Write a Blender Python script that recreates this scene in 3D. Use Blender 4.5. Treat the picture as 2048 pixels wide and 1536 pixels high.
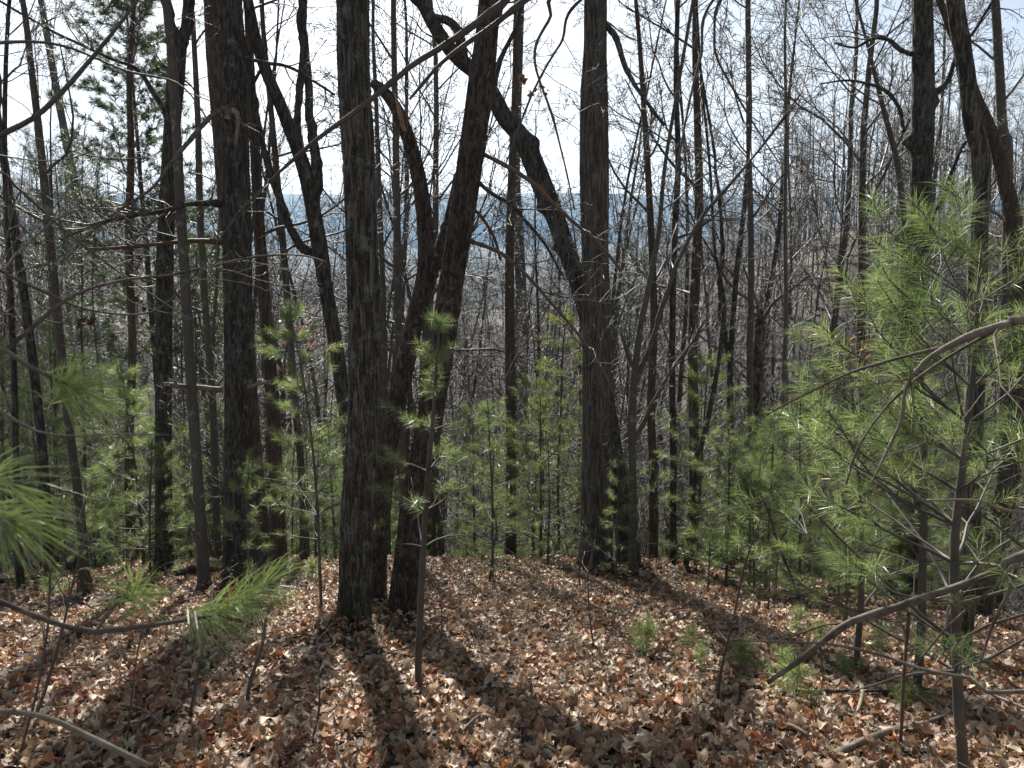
import bpy, math, random
import numpy as np
from mathutils import Vector

RNG = np.random.default_rng(7)
random.seed(7)
scene = bpy.context.scene
C = scene.collection
for o in list(bpy.data.objects):
    bpy.data.objects.remove(o)

# ------------------------------------------------------------------ camera, sky, sun, exposure
EYE = 1.55
PITCH = math.radians(8.3)
FPX = 1547.0                       # focal length in pixels of a 2048 wide frame
cam_d = bpy.data.cameras.new("camera")
cam = bpy.data.objects.new("camera", cam_d)
C.objects.link(cam)
cam.location = (0, 0, EYE)
cam.rotation_euler = (math.pi / 2 - PITCH, 0, 0)
cam_d.sensor_width = 36.0
cam_d.lens = 36.0 * FPX / 2048.0
cam_d.clip_start = 0.02
cam_d.clip_end = 30000
cam_d.dof.use_dof = True
cam_d.dof.focus_distance = 7.5
cam_d.dof.aperture_fstop = 9.0
scene.camera = cam

SUN_EL, SUN_AZ = math.radians(35), math.radians(-13)      # azimuth from +Y, clockwise
world = bpy.data.worlds.new("World")
scene.world = world
world.use_nodes = True
wn = world.node_tree
wn.nodes.clear()
sky = wn.nodes.new("ShaderNodeTexSky")
sky.sky_type = 'NISHITA'
sky.sun_disc = False
sky.sun_elevation = SUN_EL
sky.sun_rotation = SUN_AZ
sky.air_density = 1.0
sky.dust_density = 1.0
sky.ozone_density = 1.0
bg = wn.nodes.new("ShaderNodeBackground")
bg.inputs["Strength"].default_value = 0.06
wo = wn.nodes.new("ShaderNodeOutputWorld")
bw = wn.nodes.new("ShaderNodeRGBToBW")                  # thin white veil of high cloud over the blue
veil = wn.nodes.new("ShaderNodeMix"); veil.data_type = 'RGBA'
wtc = wn.nodes.new("ShaderNodeTexCoord")
wmp = wn.nodes.new("ShaderNodeMapping"); wmp.inputs["Scale"].default_value = (1.0, 1.0, 2.6)
wno = wn.nodes.new("ShaderNodeTexNoise"); wno.inputs["Scale"].default_value = 4.0; wno.inputs["Detail"].default_value = 6.0
wmr = wn.nodes.new("ShaderNodeMapRange")
wmr.inputs[1].default_value = 0.36; wmr.inputs[2].default_value = 0.64; wmr.inputs[3].default_value = 0.6; wmr.inputs[4].default_value = 1.0
wn.links.new(wtc.outputs["Generated"], wmp.inputs[0]); wn.links.new(wmp.outputs[0], wno.inputs["Vector"])
wn.links.new(wno.outputs["Fac"], wmr.inputs[0]); wn.links.new(wmr.outputs[0], veil.inputs[0])
wn.links.new(sky.outputs[0], bw.inputs[0])
wn.links.new(sky.outputs[0], veil.inputs[6]); wn.links.new(bw.outputs[0], veil.inputs[7])
wn.links.new(veil.outputs[2], bg.inputs["Color"])
wn.links.new(bg.outputs[0], wo.inputs["Surface"])

sun_d = bpy.data.lights.new("sun", 'SUN')
sun_d.energy = 5.0
sun_d.angle = math.radians(1.2)
sun_d.color = (1.0, 0.95, 0.87)
sun = bpy.data.objects.new("sun", sun_d)
C.objects.link(sun)
sdir = Vector((math.sin(SUN_AZ) * math.cos(SUN_EL), math.cos(SUN_AZ) * math.cos(SUN_EL), math.sin(SUN_EL)))
sun.rotation_euler = sdir.to_track_quat('Z', 'Y').to_euler()
sun.location = (0, 30, 40)

vs = scene.view_settings
vs.view_transform = 'Standard'
vs.look = 'None'
vs.exposure = 1.32
vs.gamma = 1.0
vs.use_curve_mapping = False
scene.render.engine = 'CYCLES'
scene.cycles.max_bounces = 6
scene.cycles.diffuse_bounces = 3
scene.cycles.glossy_bounces = 2
scene.cycles.transmission_bounces = 3
scene.cycles.volume_bounces = 1
scene.cycles.sample_clamp_indirect = 4.0
scene.cycles.use_denoising = True

# ------------------------------------------------------------------ noise and terrain
def _hash(i, j, k):
    n = (i.astype(np.int64) * 374761393 + j.astype(np.int64) * 668265263 + k.astype(np.int64) * 1274126177) & 0x7fffffff
    n = ((n ^ (n >> 13)) * 1274126177) & 0x7fffffff
    return ((n ^ (n >> 16)) & 0xffff) / 65535.0

def vnoise(x, y, z):
    x, y, z = np.broadcast_arrays(np.asarray(x, float), np.asarray(y, float), np.asarray(z, float))
    xi, yi, zi = np.floor(x), np.floor(y), np.floor(z)
    fx, fy, fz = x - xi, y - yi, z - zi
    fx, fy, fz = [f * f * (3 - 2 * f) for f in (fx, fy, fz)]
    r = 0
    for a in (0, 1):
        for b in (0, 1):
            for c in (0, 1):
                w = (fx if a else 1 - fx) * (fy if b else 1 - fy) * (fz if c else 1 - fz)
                r = r + w * _hash(xi + a, yi + b, zi + c)
    return r

def sm(x, a, b):
    t = np.clip((np.asarray(x, float) - a) / (b - a), 0, 1)
    return t * t * (3 - 2 * t)

_py = np.concatenate([np.arange(-400, 200, 0.25), np.arange(200, 12000, 5.0)])
_sl = np.interp(_py, [-400, -10, 0.0, 2.2, 11.6, 14.8, 34, 46, 60, 140, 260, 330, 700, 1000],
                     [0.1, -0.12, -0.12, -0.275, -0.262, -0.62, -0.55, -0.08, 0.03, 0.045, 0.03, -0.2, -0.15, 0.0])
_pz = np.concatenate([[0], np.cumsum((_sl[1:] + _sl[:-1]) / 2 * np.diff(_py))])
_pz -= np.interp(0, _py, _pz)

def h(x, y):
    x = np.asarray(x, float); y = np.asarray(y, float)
    z = np.interp(y, _py, _pz)
    yy = np.clip(y, 0, 14)
    z = z - 0.015 * np.clip(x, 0, 14) ** 2 * sm(yy, 3, 9) - 0.004 * np.clip(-x, 0, 14) ** 2 * sm(yy, 3, 9)
    t = x / np.maximum(y, 22)
    fade = 1 - sm(y, 260, 480)
    z = z + 29 * sm(t, 0.06, 0.46) * sm(y, 22, 92) * fade
    z = z + 19 * sm(-t, 0.17, 0.56) * sm(y, 24, 95) * fade
    z = z + (vnoise(x * 0.12, y * 0.12, 3.3) - 0.5) * 3.0 * sm(y, 18, 60)
    z = z + (vnoise(x * 0.9, y * 0.9, 1.7) - 0.5) * 0.10 + (vnoise(x * 3.1, y * 3.1, 5.7) - 0.5) * 0.04
    return z

CP, SP = math.cos(PITCH), math.sin(PITCH)
def ray(px, py):
    r = (px - 1024) / FPX
    u = -(py - 768) / FPX
    return np.array([r, CP + u * SP, -SP + u * CP])

def at(px, py, Y):
    d = ray(px, py)
    return np.array([0, 0, EYE]) + d * (Y / d[1])

def hit(px, py, far=60.0):
    d = ray(px, py)
    ts = np.arange(0.8, far, 0.02)
    P = np.array([0, 0, EYE])[None] + ts[:, None] * d[None]
    below = np.nonzero(P[:, 2] <= h(P[:, 0], P[:, 1]))[0]
    return P[below[0]] if len(below) else None

# ------------------------------------------------------------------ mesh helpers
def mesh_from(name, V, quads=None, tris=None, col=None, smooth=True, uv=None):
    V = np.asarray(V, np.float32)
    nq = 0 if quads is None else len(quads)
    nt = 0 if tris is None else len(tris)
    me = bpy.data.meshes.new(name)
    me.vertices.add(len(V))
    me.vertices.foreach_set("co", V.ravel())
    loops = []
    if nq: loops.append(np.asarray(quads, np.int32).ravel())
    if nt: loops.append(np.asarray(tris, np.int32).ravel())
    loops = np.concatenate(loops)
    me.loops.add(len(loops))
    me.loops.foreach_set("vertex_index", loops)
    starts = np.concatenate([np.arange(nq) * 4, nq * 4 + np.arange(nt) * 3]).astype(np.int32)
    me.polygons.add(nq + nt)
    me.polygons.foreach_set("loop_start", starts)
    me.polygons.foreach_set("use_smooth", np.full(nq + nt, smooth, bool))
    if col is not None:
        a = me.color_attributes.new("Col", 'FLOAT_COLOR', 'POINT')
        c4 = np.ones((len(V), 4), np.float32)
        c4[:, :3] = col
        a.data.foreach_set("color", c4.ravel())
    me.update(calc_edges=True)
    return me

def obj(name, me, mat=None, parent=None, loc=None):
    o = bpy.data.objects.new(name, me)
    if mat is not None and me is not None and not me.materials:
        me.materials.append(mat)
    C.objects.link(o)
    if parent is not None: o.parent = parent
    if loc is not None: o.location = loc
    return o

def tag(o, label=None, cat=None, group=None, kind=None):
    if label: o["label"] = label
    if cat: o["category"] = cat
    if group: o["group"] = group
    if kind: o["kind"] = kind
    return o

def thing(name, loc, label, cat, group=None, rz=0.0, s=1.0):
    o = bpy.data.objects.new(name, None)
    o.empty_display_size = 0.1
    C.objects.link(o)
    o.location = loc
    o.rotation_euler = (0, 0, rz)
    o.scale = (s, s, s)
    return tag(o, label, cat, group)

def unit(v):
    return v / (np.linalg.norm(v, axis=-1, keepdims=True) + 1e-9)

class Tubes:
    """Collects polylines with radii and turns them into one tube mesh."""
    def __init__(self):
        self.g = {}
    def add(self, pts, rad, k=3):
        pts = np.asarray(pts, float); rad = np.asarray(rad, float)
        self.g.setdefault((len(pts), k), []).append((pts, rad))
    def arrays(self):
        Vs, Qs, Ts, off = [], [], [], 0
        for (n, k), lst in self.g.items():
            P = np.stack([a for a, _ in lst]); R = np.stack([b for _, b in lst])
            B = len(P)
            T = unit(np.gradient(P, axis=1))
            mean = np.abs(T.mean(axis=1))
            ref = np.eye(3)[np.argmin(mean, axis=1)][:, None, :]
            U = unit(np.cross(T, np.broadcast_to(ref, T.shape)))
            W = np.cross(T, U)
            a = np.arange(k) * 2 * math.pi / k
            ring = P[:, :, None, :] + R[:, :, None, None] * (np.cos(a)[None, None, :, None] * U[:, :, None, :] + np.sin(a)[None, None, :, None] * W[:, :, None, :])
            Vs.append(ring.reshape(-1, 3))
            idx = np.arange(B * n * k).reshape(B, n, k) + off
            nx = np.roll(idx, -1, axis=2)
            Qs.append(np.stack([idx[:, :-1], nx[:, :-1], nx[:, 1:], idx[:, 1:]], -1).reshape(-1, 4))
            for e in (0, n - 1):                      # flat end caps
                ids = idx[:, e]
                for j in range(1, k - 1):
                    Ts.append(np.stack([ids[:, 0], ids[:, j], ids[:, j + 1]], -1))
            off += B * n * k
        return np.concatenate(Vs), np.concatenate(Qs), np.concatenate(Ts)
    def mesh(self, name, origin=None):
        V, Q, T = self.arrays()
        if origin is not None: V = V - np.asarray(origin)[None]
        return mesh_from(name, V, Q, T)

def spline(pts, n):
    """Catmull-Rom through the rows of pts (any width), n samples at even arc length."""
    P = np.asarray(pts, float)
    if len(P) == 2:
        t = np.linspace(0, 1, n)[:, None]
        return P[0] * (1 - t) + P[1] * t
    Q = np.vstack([2 * P[0] - P[1], P, 2 * P[-1] - P[-2]])
    out = []
    m = 24
    for i in range(len(P) - 1):
        p0, p1, p2, p3 = Q[i:i + 4]
        t = np.linspace(0, 1, m, endpoint=False)[:, None]
        out.append(0.5 * ((2 * p1) + (-p0 + p2) * t + (2 * p0 - 5 * p1 + 4 * p2 - p3) * t ** 2 + (-p0 + 3 * p1 - 3 * p2 + p3) * t ** 3))
    out.append(P[-1:])
    F = np.vstack(out)
    s = np.concatenate([[0], np.cumsum(np.linalg.norm(np.diff(F[:, :3], axis=0), axis=1))])
    q = np.linspace(0, s[-1], n)
    return np.stack([np.interp(q, s, F[:, c]) for c in range(F.shape[1])], 1)

def rot_about(v, axis, ang):
    axis = axis / (np.linalg.norm(axis) + 1e-9)
    return v * math.cos(ang) + np.cross(axis, v) * math.sin(ang) + axis * np.dot(axis, v) * (1 - math.cos(ang))

def grow(T, rng, p, d, L, r, lev, S, lim=None):
    """A bare branch with its side branches, level by level, into Tubes T (or lim for level 1)."""
    n = S['n'][lev]
    w = S['wig'][lev]; up = S['up'][lev]
    pts = [p]; dirs = [d]
    st = L / (n - 1)
    for i in range(n - 1):
        d = unit(d + rng.normal(0, w, 3) + np.array([0, 0, up]))
        p = p + d * st
        pts.append(p); dirs.append(d)
    t = np.linspace(0, 1, n)
    tip = max(S['rmin'] * 0.8, r * 0.3)
    rad = r + (tip - r) * t
    T.add(pts, np.maximum(rad, S['rmin']), S['k'][lev])
    if lev + 1 < len(S['n']):
        nc = S['c'][lev]
        nc = int(nc + rng.integers(-1, 2)) if nc > 2 else nc
        for c in range(nc):
            tt = S['t0'][lev] + (1 - S['t0'][lev]) * (c + rng.random()) / nc
            f = tt * (n - 1); i = min(int(f), n - 2)
            q = pts[i] + (pts[i + 1] - pts[i]) * (f - i)
            perp = unit(np.cross(dirs[i], rng.normal(0, 1, 3)))
            ang = math.radians(S['ang'][lev] + rng.normal(0, 9))
            dd = rot_about(dirs[i], perp, ang)
            ll = L * S['len'][lev] * (1.15 - 0.7 * tt) * rng.uniform(0.7, 1.25)
            rr = max(S['rmin'], (r + (tip - r) * tt) * S['rr'][lev] * rng.uniform(0.8, 1.1))
            grow(T, rng, q, dd, ll, rr, lev + 1, S)

# a limb and everything on it (levels: limb, branch, twig, twiglet)
LIMB = dict(n=[8, 6, 5, 3], k=[5, 4, 3, 3], c=[6, 5, 4, 0], t0=[0.2, 0.15, 0.1, 0], ang=[42, 42, 45, 0], len=[0.55, 0.5, 0.45, 0],
            rr=[0.55, 0.5, 0.6, 0], wig=[0.16, 0.17, 0.2, 0.22], up=[0.05, 0.03, 0.02, 0.0], rmin=0.0028)

def crown_on(pts, rad, rng, n_limb, z0, z1, L0, S=LIMB, ang=(38, 70), T=None):
    """Limbs along a trunk polyline between heights z0..z1."""
    T = T or Tubes()
    pts = np.asarray(pts)
    zs = pts[:, 2]
    az = rng.random() * 6.28
    for c in range(n_limb):
        f = (c + rng.random() * 0.8) / n_limb
        z = z0 + (z1 - z0) * f
        i = int(np.clip(np.searchsorted(zs, z), 1, len(pts) - 1))
        q = pts[i]; td = unit(pts[i] - pts[i - 1])
        az += 2.4 + rng.normal(0, 0.4)
        side = unit(np.array([math.cos(az), math.sin(az), 0.0]))
        a = math.radians(ang[1] + (ang[0] - ang[1]) * f)
        d = unit(td * math.cos(a) + side * math.sin(a))
        L = L0 * (1.1 - 0.65 * f) * rng.uniform(0.7, 1.2)
        r = min(rad[i] * 0.45, 0.008 + L * 0.009)
        grow(T, rng, q, d, L, max(r, S['rmin'] * 1.5), 0, S)
    return T

# ------------------------------------------------------------------ materials
def mat_new(name):
    m = bpy.data.materials.new(name)
    m.use_nodes = True
    nt = m.node_tree
    nt.nodes.clear()
    out = nt.nodes.new("ShaderNodeOutputMaterial")
    return m, nt, out

def N(nt, t, **kw):
    n = nt.nodes.new(t)
    for k, v in kw.items():
        if k in n.inputs: n.inputs[k].default_value = v
        else: setattr(n, k, v)
    return n

def ramp(nt, fac, stops):
    r = nt.nodes.new("ShaderNodeValToRGB")
    el = r.color_ramp.elements
    while len(el) < len(stops): el.new(0.5)
    for e, (p, c) in zip(el, stops):
        e.position = p; e.color = (*c, 1)
    nt.links.new(fac, r.inputs[0])
    return r

def bark(name, dark, mid, light, zs=0.16, scale=38, lichen=0.0, moss=0.0, bump=0.012, spec=0.25, plate=0.45):
    m, nt, out = mat_new(name)
    L = nt.links
    tc = nt.nodes.new("ShaderNodeTexCoord")
    mp = N(nt, "ShaderNodeMapping"); mp.inputs["Scale"].default_value = (1, 1, zs)
    L.new(tc.outputs["Object"], mp.inputs[0])
    wob = N(nt, "ShaderNodeTexNoise", Scale=14.0, Detail=3.0)
    L.new(mp.outputs[0], wob.inputs["Vector"])
    mixv = N(nt, "ShaderNodeMix", data_type='RGBA', blend_type='ADD')
    mixv.inputs[0].default_value = 0.035
    L.new(mp.outputs[0], mixv.inputs[6]); L.new(wob.outputs["Color"], mixv.inputs[7])
    vo = N(nt, "ShaderNodeTexVoronoi", feature='DISTANCE_TO_EDGE', Scale=scale)
    L.new(mixv.outputs[2], vo.inputs["Vector"])
    vc = N(nt, "ShaderNodeTexVoronoi", feature='F1', Scale=scale)
    L.new(mixv.outputs[2], vc.inputs["Vector"])
    fine = N(nt, "ShaderNodeTexNoise", Scale=90.0, Detail=6.0, Roughness=0.7)
    mp2 = N(nt, "ShaderNodeMapping"); mp2.inputs["Scale"].default_value = (1, 1, 0.4)
    L.new(tc.outputs["Object"], mp2.inputs[0]); L.new(mp2.outputs[0], fine.inputs["Vector"])
    big = N(nt, "ShaderNodeTexNoise", Scale=2.2, Detail=4.0, Roughness=0.6)
    L.new(tc.outputs["Object"], big.inputs["Vector"])
    # colour: plate by plate, with broad weathering
    add = N(nt, "ShaderNodeMath", operation='MULTIPLY_ADD')
    sep = nt.nodes.new("ShaderNodeSeparateColor")
    L.new(vc.outputs["Color"], sep.inputs[0])
    L.new(sep.outputs[0], add.inputs[0]); add.inputs[1].default_value = plate
    L.new(fine.outputs["Fac"], add.inputs[2])
    add2 = N(nt, "ShaderNodeMath", operation='MULTIPLY_ADD')
    L.new(big.outputs["Fac"], add2.inputs[0]); add2.inputs[1].default_value = 0.35
    L.new(add.outputs[0], add2.inputs[2])
    cr = ramp(nt, add2.outputs[0], [(0.55, dark), (0.85, mid), (1.0, light)])
    col = cr.outputs[0]
    if lichen > 0:
        ln = N(nt, "ShaderNodeTexNoise", Scale=7.0, Detail=8.0, Roughness=0.75)
        L.new(tc.outputs["Object"], ln.inputs["Vector"])
        lr = ramp(nt, ln.outputs["Fac"], [(0.60 - 0.06 * lichen, (0, 0, 0)), (0.68 - 0.06 * lichen, (1, 1, 1))])
        mx = N(nt, "ShaderNodeMix", data_type='RGBA')
        sc = N(nt, "ShaderNodeMath", operation='MULTIPLY'); sc.inputs[1].default_value = 0.75
        L.new(lr.outputs[0], sc.inputs[0]); L.new(sc.outputs[0], mx.inputs[0])
        L.new(col, mx.inputs[6]); mx.inputs[7].default_value = (0.27, 0.29, 0.25, 1)
        col = mx.outputs[2]
    if moss > 0:
        sx = nt.nodes.new("ShaderNodeSeparateXYZ"); L.new(tc.outputs["Object"], sx.inputs[0])
        mr = N(nt, "ShaderNodeMapRange"); L.new(sx.outputs[2], mr.inputs[0])
        mr.inputs[1].default_value = moss; mr.inputs[2].default_value = 0.0; mr.inputs[3].default_value = 0.0; mr.inputs[4].default_value = 1.0
        mn = N(nt, "ShaderNodeTexNoise", Scale=9.0, Detail=6.0); L.new(tc.outputs["Object"], mn.inputs["Vector"])
        mm = N(nt, "ShaderNodeMath", operation='MULTIPLY'); L.new(mr.outputs[0], mm.inputs[0]); L.new(mn.outputs["Fac"], mm.inputs[1])
        m3 = ramp(nt, mm.outputs[0], [(0.28, (0, 0, 0)), (0.5, (1, 1, 1))])
        mx = N(nt, "ShaderNodeMix", data_type='RGBA'); L.new(m3.outputs[0], mx.inputs[0])
        L.new(col, mx.inputs[6]); mx.inputs[7].default_value = (0.045, 0.075, 0.02, 1)
        col = mx.outputs[2]
    # relief
    ed = ramp(nt, vo.outputs["Distance"], [(0.0, (0, 0, 0)), (0.22, (1, 1, 1))])
    hm = N(nt, "ShaderNodeMath", operation='MULTIPLY_ADD')
    L.new(fine.outputs["Fac"], hm.inputs[0]); hm.inputs[1].default_value = 0.5
    L.new(ed.outputs[0], hm.inputs[2])
    bp = N(nt, "ShaderNodeBump", Strength=0.9, Distance=bump)
    L.new(hm.outputs[0], bp.inputs["Height"])
    b = N(nt, "ShaderNodeBsdfPrincipled", Roughness=0.85)
    b.inputs["Specular IOR Level"].default_value = spec
    L.new(col, b.inputs["Base Color"]); L.new(bp.outputs[0], b.inputs["Normal"])
    L.new(b.outputs[0], out.inputs[0])
    return m

def simple(name, c1, c2, scale=12.0, rough=0.8, bump=0.0, spec=0.3, zs=1.0):
    m, nt, out = mat_new(name)
    L = nt.links
    tc = nt.nodes.new("ShaderNodeTexCoord")
    mp = N(nt, "ShaderNodeMapping"); mp.inputs["Scale"].default_value = (1, 1, zs)
    L.new(tc.outputs["Object"], mp.inputs[0])
    no = N(nt, "ShaderNodeTexNoise", Scale=scale, Detail=5.0, Roughness=0.65)
    L.new(mp.outputs[0], no.inputs["Vector"])
    oi = nt.nodes.new("ShaderNodeObjectInfo")
    ad = N(nt, "ShaderNodeMath", operation='MULTIPLY_ADD')
    L.new(oi.outputs["Random"], ad.inputs[0]); ad.inputs[1].default_value = 0.25
    L.new(no.outputs["Fac"], ad.inputs[2])
    cr = ramp(nt, ad.outputs[0], [(0.38, c1), (0.82, c2)])
    b = N(nt, "ShaderNodeBsdfPrincipled", Roughness=rough)
    b.inputs["Specular IOR Level"].default_value = spec
    L.new(cr.outputs[0], b.inputs["Base Color"])
    if bump:
        bp = N(nt, "ShaderNodeBump", Strength=0.8, Distance=bump)
        L.new(no.outputs["Fac"], bp.inputs["Height"]); L.new(bp.outputs[0], b.inputs["Normal"])
    L.new(b.outputs[0], out.inputs[0])
    return m

def leafy(name, rough, trans, spec=0.5, tint=(1, 1, 1), grain=False):
    """Surface coloured by the mesh's own Col attribute, thin enough to let light through."""
    m, nt, out = mat_new(name)
    L = nt.links
    at_ = N(nt, "ShaderNodeAttribute", attribute_name="Col")
    b = N(nt, "ShaderNodeBsdfPrincipled", Roughness=rough)
    b.inputs["Specular IOR Level"].default_value = spec
    src = at_.outputs["Color"]
    if grain:
        ge = nt.nodes.new("ShaderNodeNewGeometry")
        n1 = N(nt, "ShaderNodeTexNoise", Scale=55.0, Detail=6.0, Roughness=0.7)
        L.new(ge.outputs["Position"], n1.inputs["Vector"])
        r1 = ramp(nt, n1.outputs["Fac"], [(0.3, (0.5, 0.46, 0.42)), (0.5, (0.95, 0.95, 0.95)), (0.7, (1.2, 1.2, 1.2))])
        m1 = N(nt, "ShaderNodeMix", data_type='RGBA', blend_type='MULTIPLY'); m1.inputs[0].default_value = 1.0
        L.new(src, m1.inputs[6]); L.new(r1.outputs[0], m1.inputs[7]); src = m1.outputs[2]
        bp = N(nt, "ShaderNodeBump", Strength=0.7, Distance=0.008)
        L.new(n1.outputs["Fac"], bp.inputs["Height"]); L.new(bp.outputs[0], b.inputs["Normal"])
    L.new(src, b.inputs["Base Color"])
    tr = nt.nodes.new("ShaderNodeBsdfTranslucent")
    mt = N(nt, "ShaderNodeMix", data_type='RGBA', blend_type='MULTIPLY'); mt.inputs[0].default_value = 1.0
    L.new(src, mt.inputs[6]); mt.inputs[7].default_value = (*tint, 1)
    L.new(mt.outputs[2], tr.inputs["Color"])
    ms = nt.nodes.new("ShaderNodeMixShader"); ms.inputs[0].default_value = trans
    L.new(b.outputs[0], ms.inputs[1]); L.new(tr.outputs[0], ms.inputs[2])
    L.new(ms.outputs[0], out.inputs[0])
    return m

M = {}
M['oak'] = bark("furrowed_oak_bark", (0.036, 0.032, 0.028), (0.082, 0.074, 0.064), (0.18, 0.168, 0.148), zs=0.13, scale=46, lichen=0.9, moss=0.9, bump=0.025)
M['cherry'] = bark("flaky_cherry_bark", (0.035, 0.027, 0.024), (0.068, 0.052, 0.044), (0.13, 0.108, 0.094), zs=0.3, scale=48, lichen=0.35, bump=0.018)
M['ash'] = bark("ridged_brown_bark", (0.05, 0.044, 0.038), (0.105, 0.094, 0.08), (0.19, 0.175, 0.152), zs=0.09, scale=52, lichen=0.2, moss=0.55, bump=0.018)
M['black'] = bark("black_rough_bark", (0.03, 0.028, 0.026), (0.058, 0.053, 0.048), (0.12, 0.115, 0.105), zs=0.2, scale=50, lichen=0.6, bump=0.014)
M['brown'] = bark("reddish_bark", (0.06, 0.047, 0.039), (0.11, 0.087, 0.071), (0.19, 0.158, 0.13), zs=0.13, scale=50, bump=0.014, plate=0.3)
M['grey'] = bark("smooth_grey_bark", (0.075, 0.069, 0.06), (0.13, 0.121, 0.106), (0.22, 0.208, 0.185), zs=0.6, scale=22, lichen=0.6, bump=0.003, plate=0.08)
M['wood'] = simple("splintered_wood", (0.2, 0.1, 0.05), (0.4, 0.24, 0.13), 30, 0.7, 0.004, zs=0.1)
M['twig'] = simple("twig_bark", (0.055, 0.047, 0.042), (0.13, 0.115, 0.10), 5, 0.6, 0.0, 0.4)
M['twig_grey'] = simple("grey_twig_bark", (0.058, 0.054, 0.049), (0.132, 0.124, 0.114), 4, 0.6, 0.0, 0.4)
M['dead'] = simple("dead_branch_bark", (0.07, 0.053, 0.04), (0.27, 0.23, 0.18), 17, 0.75, 0.008, 0.3)
M['rust'] = simple("rusty_branch_bark", (0.085, 0.05, 0.03), (0.17, 0.11, 0.07), 22, 0.7, 0.003, 0.35)
M['branch'] = simple('limb_bark', (0.05, 0.042, 0.036), (0.12, 0.10, 0.085), 20, 0.7, 0.004, 0.35)
M['log'] = bark("rotting_log_bark", (0.03, 0.025, 0.02), (0.08, 0.066, 0.052), (0.2, 0.17, 0.13), zs=0.5, scale=20, lichen=0.5, bump=0.02)
M['needles'] = leafy("pine_needles", 0.36, 0.56, 0.6, (1.12, 1.15, 0.66))
M['litter'] = leafy("dry_leaves", 0.5, 0.22, 0.5, (1.02, 0.93, 0.83), True)
M['green'] = leafy("green_shrub_leaves", 0.5, 0.25, 0.3)

def ground_mat():
    m, nt, out = mat_new("leaf_covered_ground")
    L = nt.links
    tc = nt.nodes.new("ShaderNodeTexCoord")
    vo = N(nt, "ShaderNodeTexVoronoi", feature='F1', Scale=13.0)
    L.new(tc.outputs["Object"], vo.inputs["Vector"])
    sep = nt.nodes.new("ShaderNodeSeparateColor"); L.new(vo.outputs["Color"], sep.inputs[0])
    cr = ramp(nt, sep.outputs[0], [(0.0, (0.025, 0.019, 0.015)), (0.35, (0.05, 0.038, 0.03)), (0.7, (0.085, 0.067, 0.053)), (1.0, (0.14, 0.115, 0.09))])
    no = N(nt, "ShaderNodeTexNoise", Scale=0.35, Detail=6.0, Roughness=0.6)
    L.new(tc.outputs["Object"], no.inputs["Vector"])
    r2 = ramp(nt, no.outputs["Fac"], [(0.35, (0.45, 0.42, 0.4)), (0.7, (1.0, 0.95, 0.88))])
    mx = N(nt, "ShaderNodeMix", data_type='RGBA', blend_type='MULTIPLY'); mx.inputs[0].default_value = 1.0
    L.new(cr.outputs[0], mx.inputs[6]); L.new(r2.outputs[0], mx.inputs[7])
    bp = N(nt, "ShaderNodeBump", Strength=1.0, Distance=0.05)
    L.new(sep.outputs[1], bp.inputs["Height"])
    b = N(nt, "ShaderNodeBsdfPrincipled", Roughness=0.9)
    L.new(mx.outputs[2], b.inputs["Base Color"]); L.new(bp.outputs[0], b.inputs["Normal"])
    L.new(b.outputs[0], out.inputs[0])
    return m
M['ground'] = ground_mat()

def hill_mat():
    m, nt, out = mat_new("wooded_hillside")
    L = nt.links
    tc = nt.nodes.new("ShaderNodeTexCoord")
    no = N(nt, "ShaderNodeTexNoise", Scale=0.02, Detail=9.0, Roughness=0.72)
    L.new(tc.outputs["Object"], no.inputs["Vector"])
    cr = ramp(nt, no.outputs["Fac"], [(0.35, (0.035, 0.045, 0.028)), (0.55, (0.08, 0.07, 0.055)), (0.75, (0.12, 0.10, 0.08))])
    bp = N(nt, "ShaderNodeBump", Strength=1.0, Distance=12.0); L.new(no.outputs["Fac"], bp.inputs["Height"])
    b = N(nt, "ShaderNodeBsdfPrincipled", Roughness=0.95)
    L.new(cr.outputs[0], b.inputs["Base Color"]); L.new(bp.outputs[0], b.inputs["Normal"])
    L.new(b.outputs[0], out.inputs[0])
    return m
M['hill'] = hill_mat()

# ------------------------------------------------------------------ the ground: one sheet out to the horizon
def axis(fine0, fine1, step, lo, hi, g=1.12):
    a = list(np.arange(fine0, fine1 + 1e-6, step))
    s = step
    while a[-1] < hi: s *= g; a.append(a[-1] + s)
    s = step
    b = []
    x = fine0
    while x > lo: s *= g; x -= s; b.append(x)
    return np.array(b[::-1] + a)
gx = axis(-11, 11, 0.26, -9000, 9000)
gy = axis(-1, 16, 0.24, -300, 9500, 1.06)
GX, GY = np.meshgrid(gx, gy)
GZ = h(GX, GY)
nx_, ny_ = len(gx), len(gy)
gi = np.arange(nx_ * ny_).reshape(ny_, nx_)
gq = np.stack([gi[:-1, :-1], gi[:-1, 1:], gi[1:, 1:], gi[1:, :-1]], -1).reshape(-1, 4)
ground = obj("ground", mesh_from("ground", np.stack([GX, GY, GZ], -1).reshape(-1, 3), gq), M['ground'])
tag(ground, "brown leaf covered ground falling away beyond a rounded crest", kind="structure")

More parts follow.
